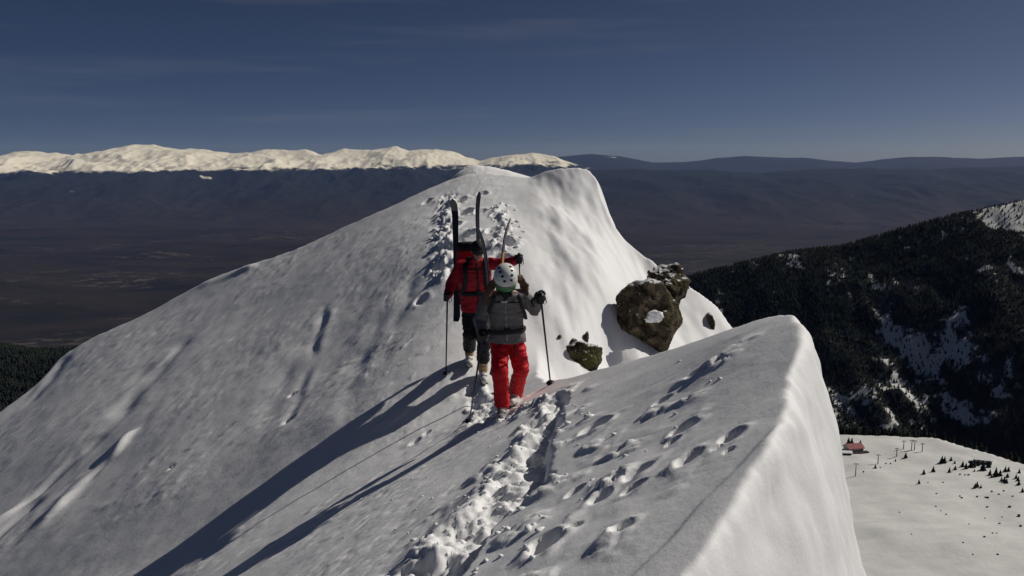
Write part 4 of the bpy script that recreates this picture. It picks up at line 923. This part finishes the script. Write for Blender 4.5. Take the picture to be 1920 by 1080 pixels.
for k, (uu, vv, hp) in enumerate(TREES):
    p = on_basin(uu, vv); o = bpy.data.objects.new('conifer', tmeshes[k % 4]); C.objects.link(o); h = hp/FPX*p.length*1.05
    o.location = p-Vector((0, 0, .1)); o.scale = (h*random.uniform(.85, 1.1), h*random.uniform(.85, 1.1), h); o.rotation_euler = (0, 0, random.uniform(0, 6))
    tag(o, special.get(k, 'small dark conifer in the loose group scattered over the ski slope'), 'tree', 'conifers on the ski slope')
bmx = bmesh.new()
for k, (x, y, z, r) in enumerate(((0, 0, .4, .5), (.4, .15, .3, .4), (-.35, -.1, .35, .42), (.05, .3, .55, .35))): lump(bmx, (x, y, z), (r, r*.9, r*.8), k+70, 2, .5)
bush = to_mesh(bmx, 'bush'); bush.materials.append(M['tree'])
for (uu, vv, s0) in ((1800,931,4),(1803,934,4),(1832,932,4),(1848,933,4),(1852,934,5),(1893,951,5),(1851,951,4),(1910,968,6),(1914,987,6),(1874,982,4),(1687,961,3),(1774,965,3),(1846,1007,4),(1709,1002,3),(1847,972,3),(1879,970,3),(1806,1018,3),(1861,1000,3),(1869,1000,3),(1817,983,3),(1755,950,3),(1764,958,3),(1756,926,3),(1809,891,4),(1816,891,4),(1800,890,4),(1882,921,4),(1873,927,4),(1899,931,4),(1860,922,4),(1619,885,4),(1651,877,3),(1661,870,4),(1670,870,4),(1871,1040,4),(1824,1040,3),(1740,905,3),(1768,905,3)):
    p = on_basin(uu, vv); o = bpy.data.objects.new('bush', bush); C.objects.link(o); q = s0/FPX*p.length*.62; o.location = p; o.scale = (q, q, q*random.uniform(.7, 1.1)); o.rotation_euler = (0, 0, random.uniform(0, 6))
    tag(o, 'tiny dark bush poking out of the open snow of the ski slope', 'bush', 'bushes dotted over the ski slope')
M['steel'] = simple('weathered_grey_steel', (0.10, 0.10, 0.10), (0.16, 0.16, 0.16), 0.5, 0.6, 0.4)
PY = [(1604,893,22,'lift pylon nearest the cornice edge, lowest of the row'),(1646,870,16,'second lift pylon from the lower left'),(1681,856,14,'third lift pylon, left of the conifer with a long shadow'),(1694,842,14,'fourth lift pylon, small, farther back'),
      (1709,844,17,'left one of the two lift pylons standing close together'),(1714.5,844,16,'right one of the two lift pylons standing close together'),(1729,847,14,'farthest right lift pylon beside the forest')]
for uu, vv, hp, lb in PY:
    p = on_basin(uu, vv); h = hp/FPX*p.length; root = empty('lift_pylon', p); tag(root, lb, 'pylon', 'ski lift pylons')
    bm = bmesh.new(); tube(bm, [p-dz*.3, p+dz*h*.5, p+dz*h], [.32, .26, .20], 10); child('mast', to_mesh(bm, 'mast'), M['steel'], root)
    bm = bmesh.new(); boxm(bm, p+dz*(h+.12), (h*.36, .3, .24), None, .04); ca_ = child('crossarm', to_mesh(bm, 'crossarm'), M['steel'], root, False)
    for q in (-1, 1):
        bm = bmesh.new(); boxm(bm, p+dz*(h-.22)+Vector((q*h*.16, 0, 0)), (.18, 1.6, .30), None, .05); child('sheave_bank', to_mesh(bm, 'sheave_bank'), M['rubber'], ca_, False)
M['roof'] = simple('red_sheet_roof', (0.20, 0.022, 0.028), (0.27, 0.035, 0.04), 0.3, 0.6, 0.3)
M['wallw'] = simple('pale_render', (0.55, 0.52, 0.44), (0.62, 0.58, 0.5), 0.4, 0.8, 0.2)
M['wood'] = simple('dark_stained_wood', (0.03, 0.022, 0.018), (0.06, 0.042, 0.032), 1.0, 0.8, 0.2)
M['glass'] = simple('dark_window_glass', (0.012, 0.014, 0.02), (0.02, 0.022, 0.03), 0.5, 0.1, 0.6)
def hut(uu, vv, W, D, H, rot, name, label, roofm, wallm, wins, rise):
    p = on_basin(uu, vv); root = empty(name, p); tag(root, label, 'building'); q = Matrix.Rotation(rot, 3, 'Z')
    def L(x, y, z): return p+q @ Vector((x, y, z))
    def bx(nm, x, y, z, sx_, sy_, sz_, m_, par):
        bm = bmesh.new(); boxm(bm, L(x, y, z), (sx_, sy_, sz_), q.to_quaternion(), .03); return child(nm, to_mesh(bm, nm), m_, par, False)
    wl = bx('wall', 0, 0, H/2-.4, W, D, H+.8, M[wallm], root)
    for k in range(wins):
        x = -W/2+W*(k+.5)/wins; w_ = bx('window', x, -D/2-.04, H*.55, W/wins*.5, .12, H*.42, M['wallw'], wl); 
        bx('pane', x, -D/2-.09, H*.55, W/wins*.40, .06, H*.34, M['glass'], w_) if w_.parent is None else None
    bx('door', W*.5-W/wins*.06-.9, -D/2-.05, H*.36, .9, .14, H*.72, M['wood'], root)
    for sg in (-1, 1):
        bm = bmesh.new(); e0 = D/2+.7; V = []
        for x in (-W/2-.6, W/2+.6):
            V += [L(x, 0, H+rise), L(x, sg*e0, H-.25), L(x, sg*e0, H-.50), L(x, 0, H+rise-.25)]
        vs_ = [bm.verts.new(v) for v in V]
        for f in ((0, 1, 2, 3), (7, 6, 5, 4), (0, 4, 5, 1), (1, 5, 6, 2), (2, 6, 7, 3), (3, 7, 4, 0)): bm.faces.new([vs_[i] for i in f])
        child('roof', to_mesh(bm, 'roof'), M[roofm], root, False)
    for x in (-W/2+.1, W/2-.1):
        bm = bmesh.new(); V = [L(x+dx_, sy_*D/2, H-.05) for dx_ in (-.1, .1) for sy_ in (-1, 1)]+[L(x+dx_, 0, H+rise-.3) for dx_ in (-.1, .1)]; vs_ = [bm.verts.new(v) for v in V]
        for f in ((0, 1, 4), (3, 2, 5), (0, 2, 3, 1), (0, 4, 5, 2), (1, 3, 5, 4)): bm.faces.new([vs_[i] for i in f])
        child('gable', to_mesh(bm, 'gable'), M[wallm], root, False)
    return root, bx
h1, bx1 = hut(1600, 844, 10.5, 7, 2.6, R(12), 'mountain_hut', 'red-roofed mountain hut on the snow beside the cornice edge', 'roof', 'wallw', 4, 2.2)
bx1('chimney', -2.0, 1.0, 4.6, .7, .7, 1.6, M['wood'], h1); bx1('terrace', 1.5, -5.2, .25, 12, 3.2, .5, M['wood'], h1)
h2, bx2 = hut(1586, 851, 6.5, 4, 1.7, R(-8), 'shed', 'low dark shed with snowy roof just below the red-roofed hut', 'clod', 'wood', 3, .5)
h3, bx3 = hut(1842, 868, 10, 5, 3.0, R(-22), 'lift_station', 'dark lift station with a snowy roof edge among the conifers', 'clod', 'wood', 4, .9)



bpy.data.scenes.remove(WORK)
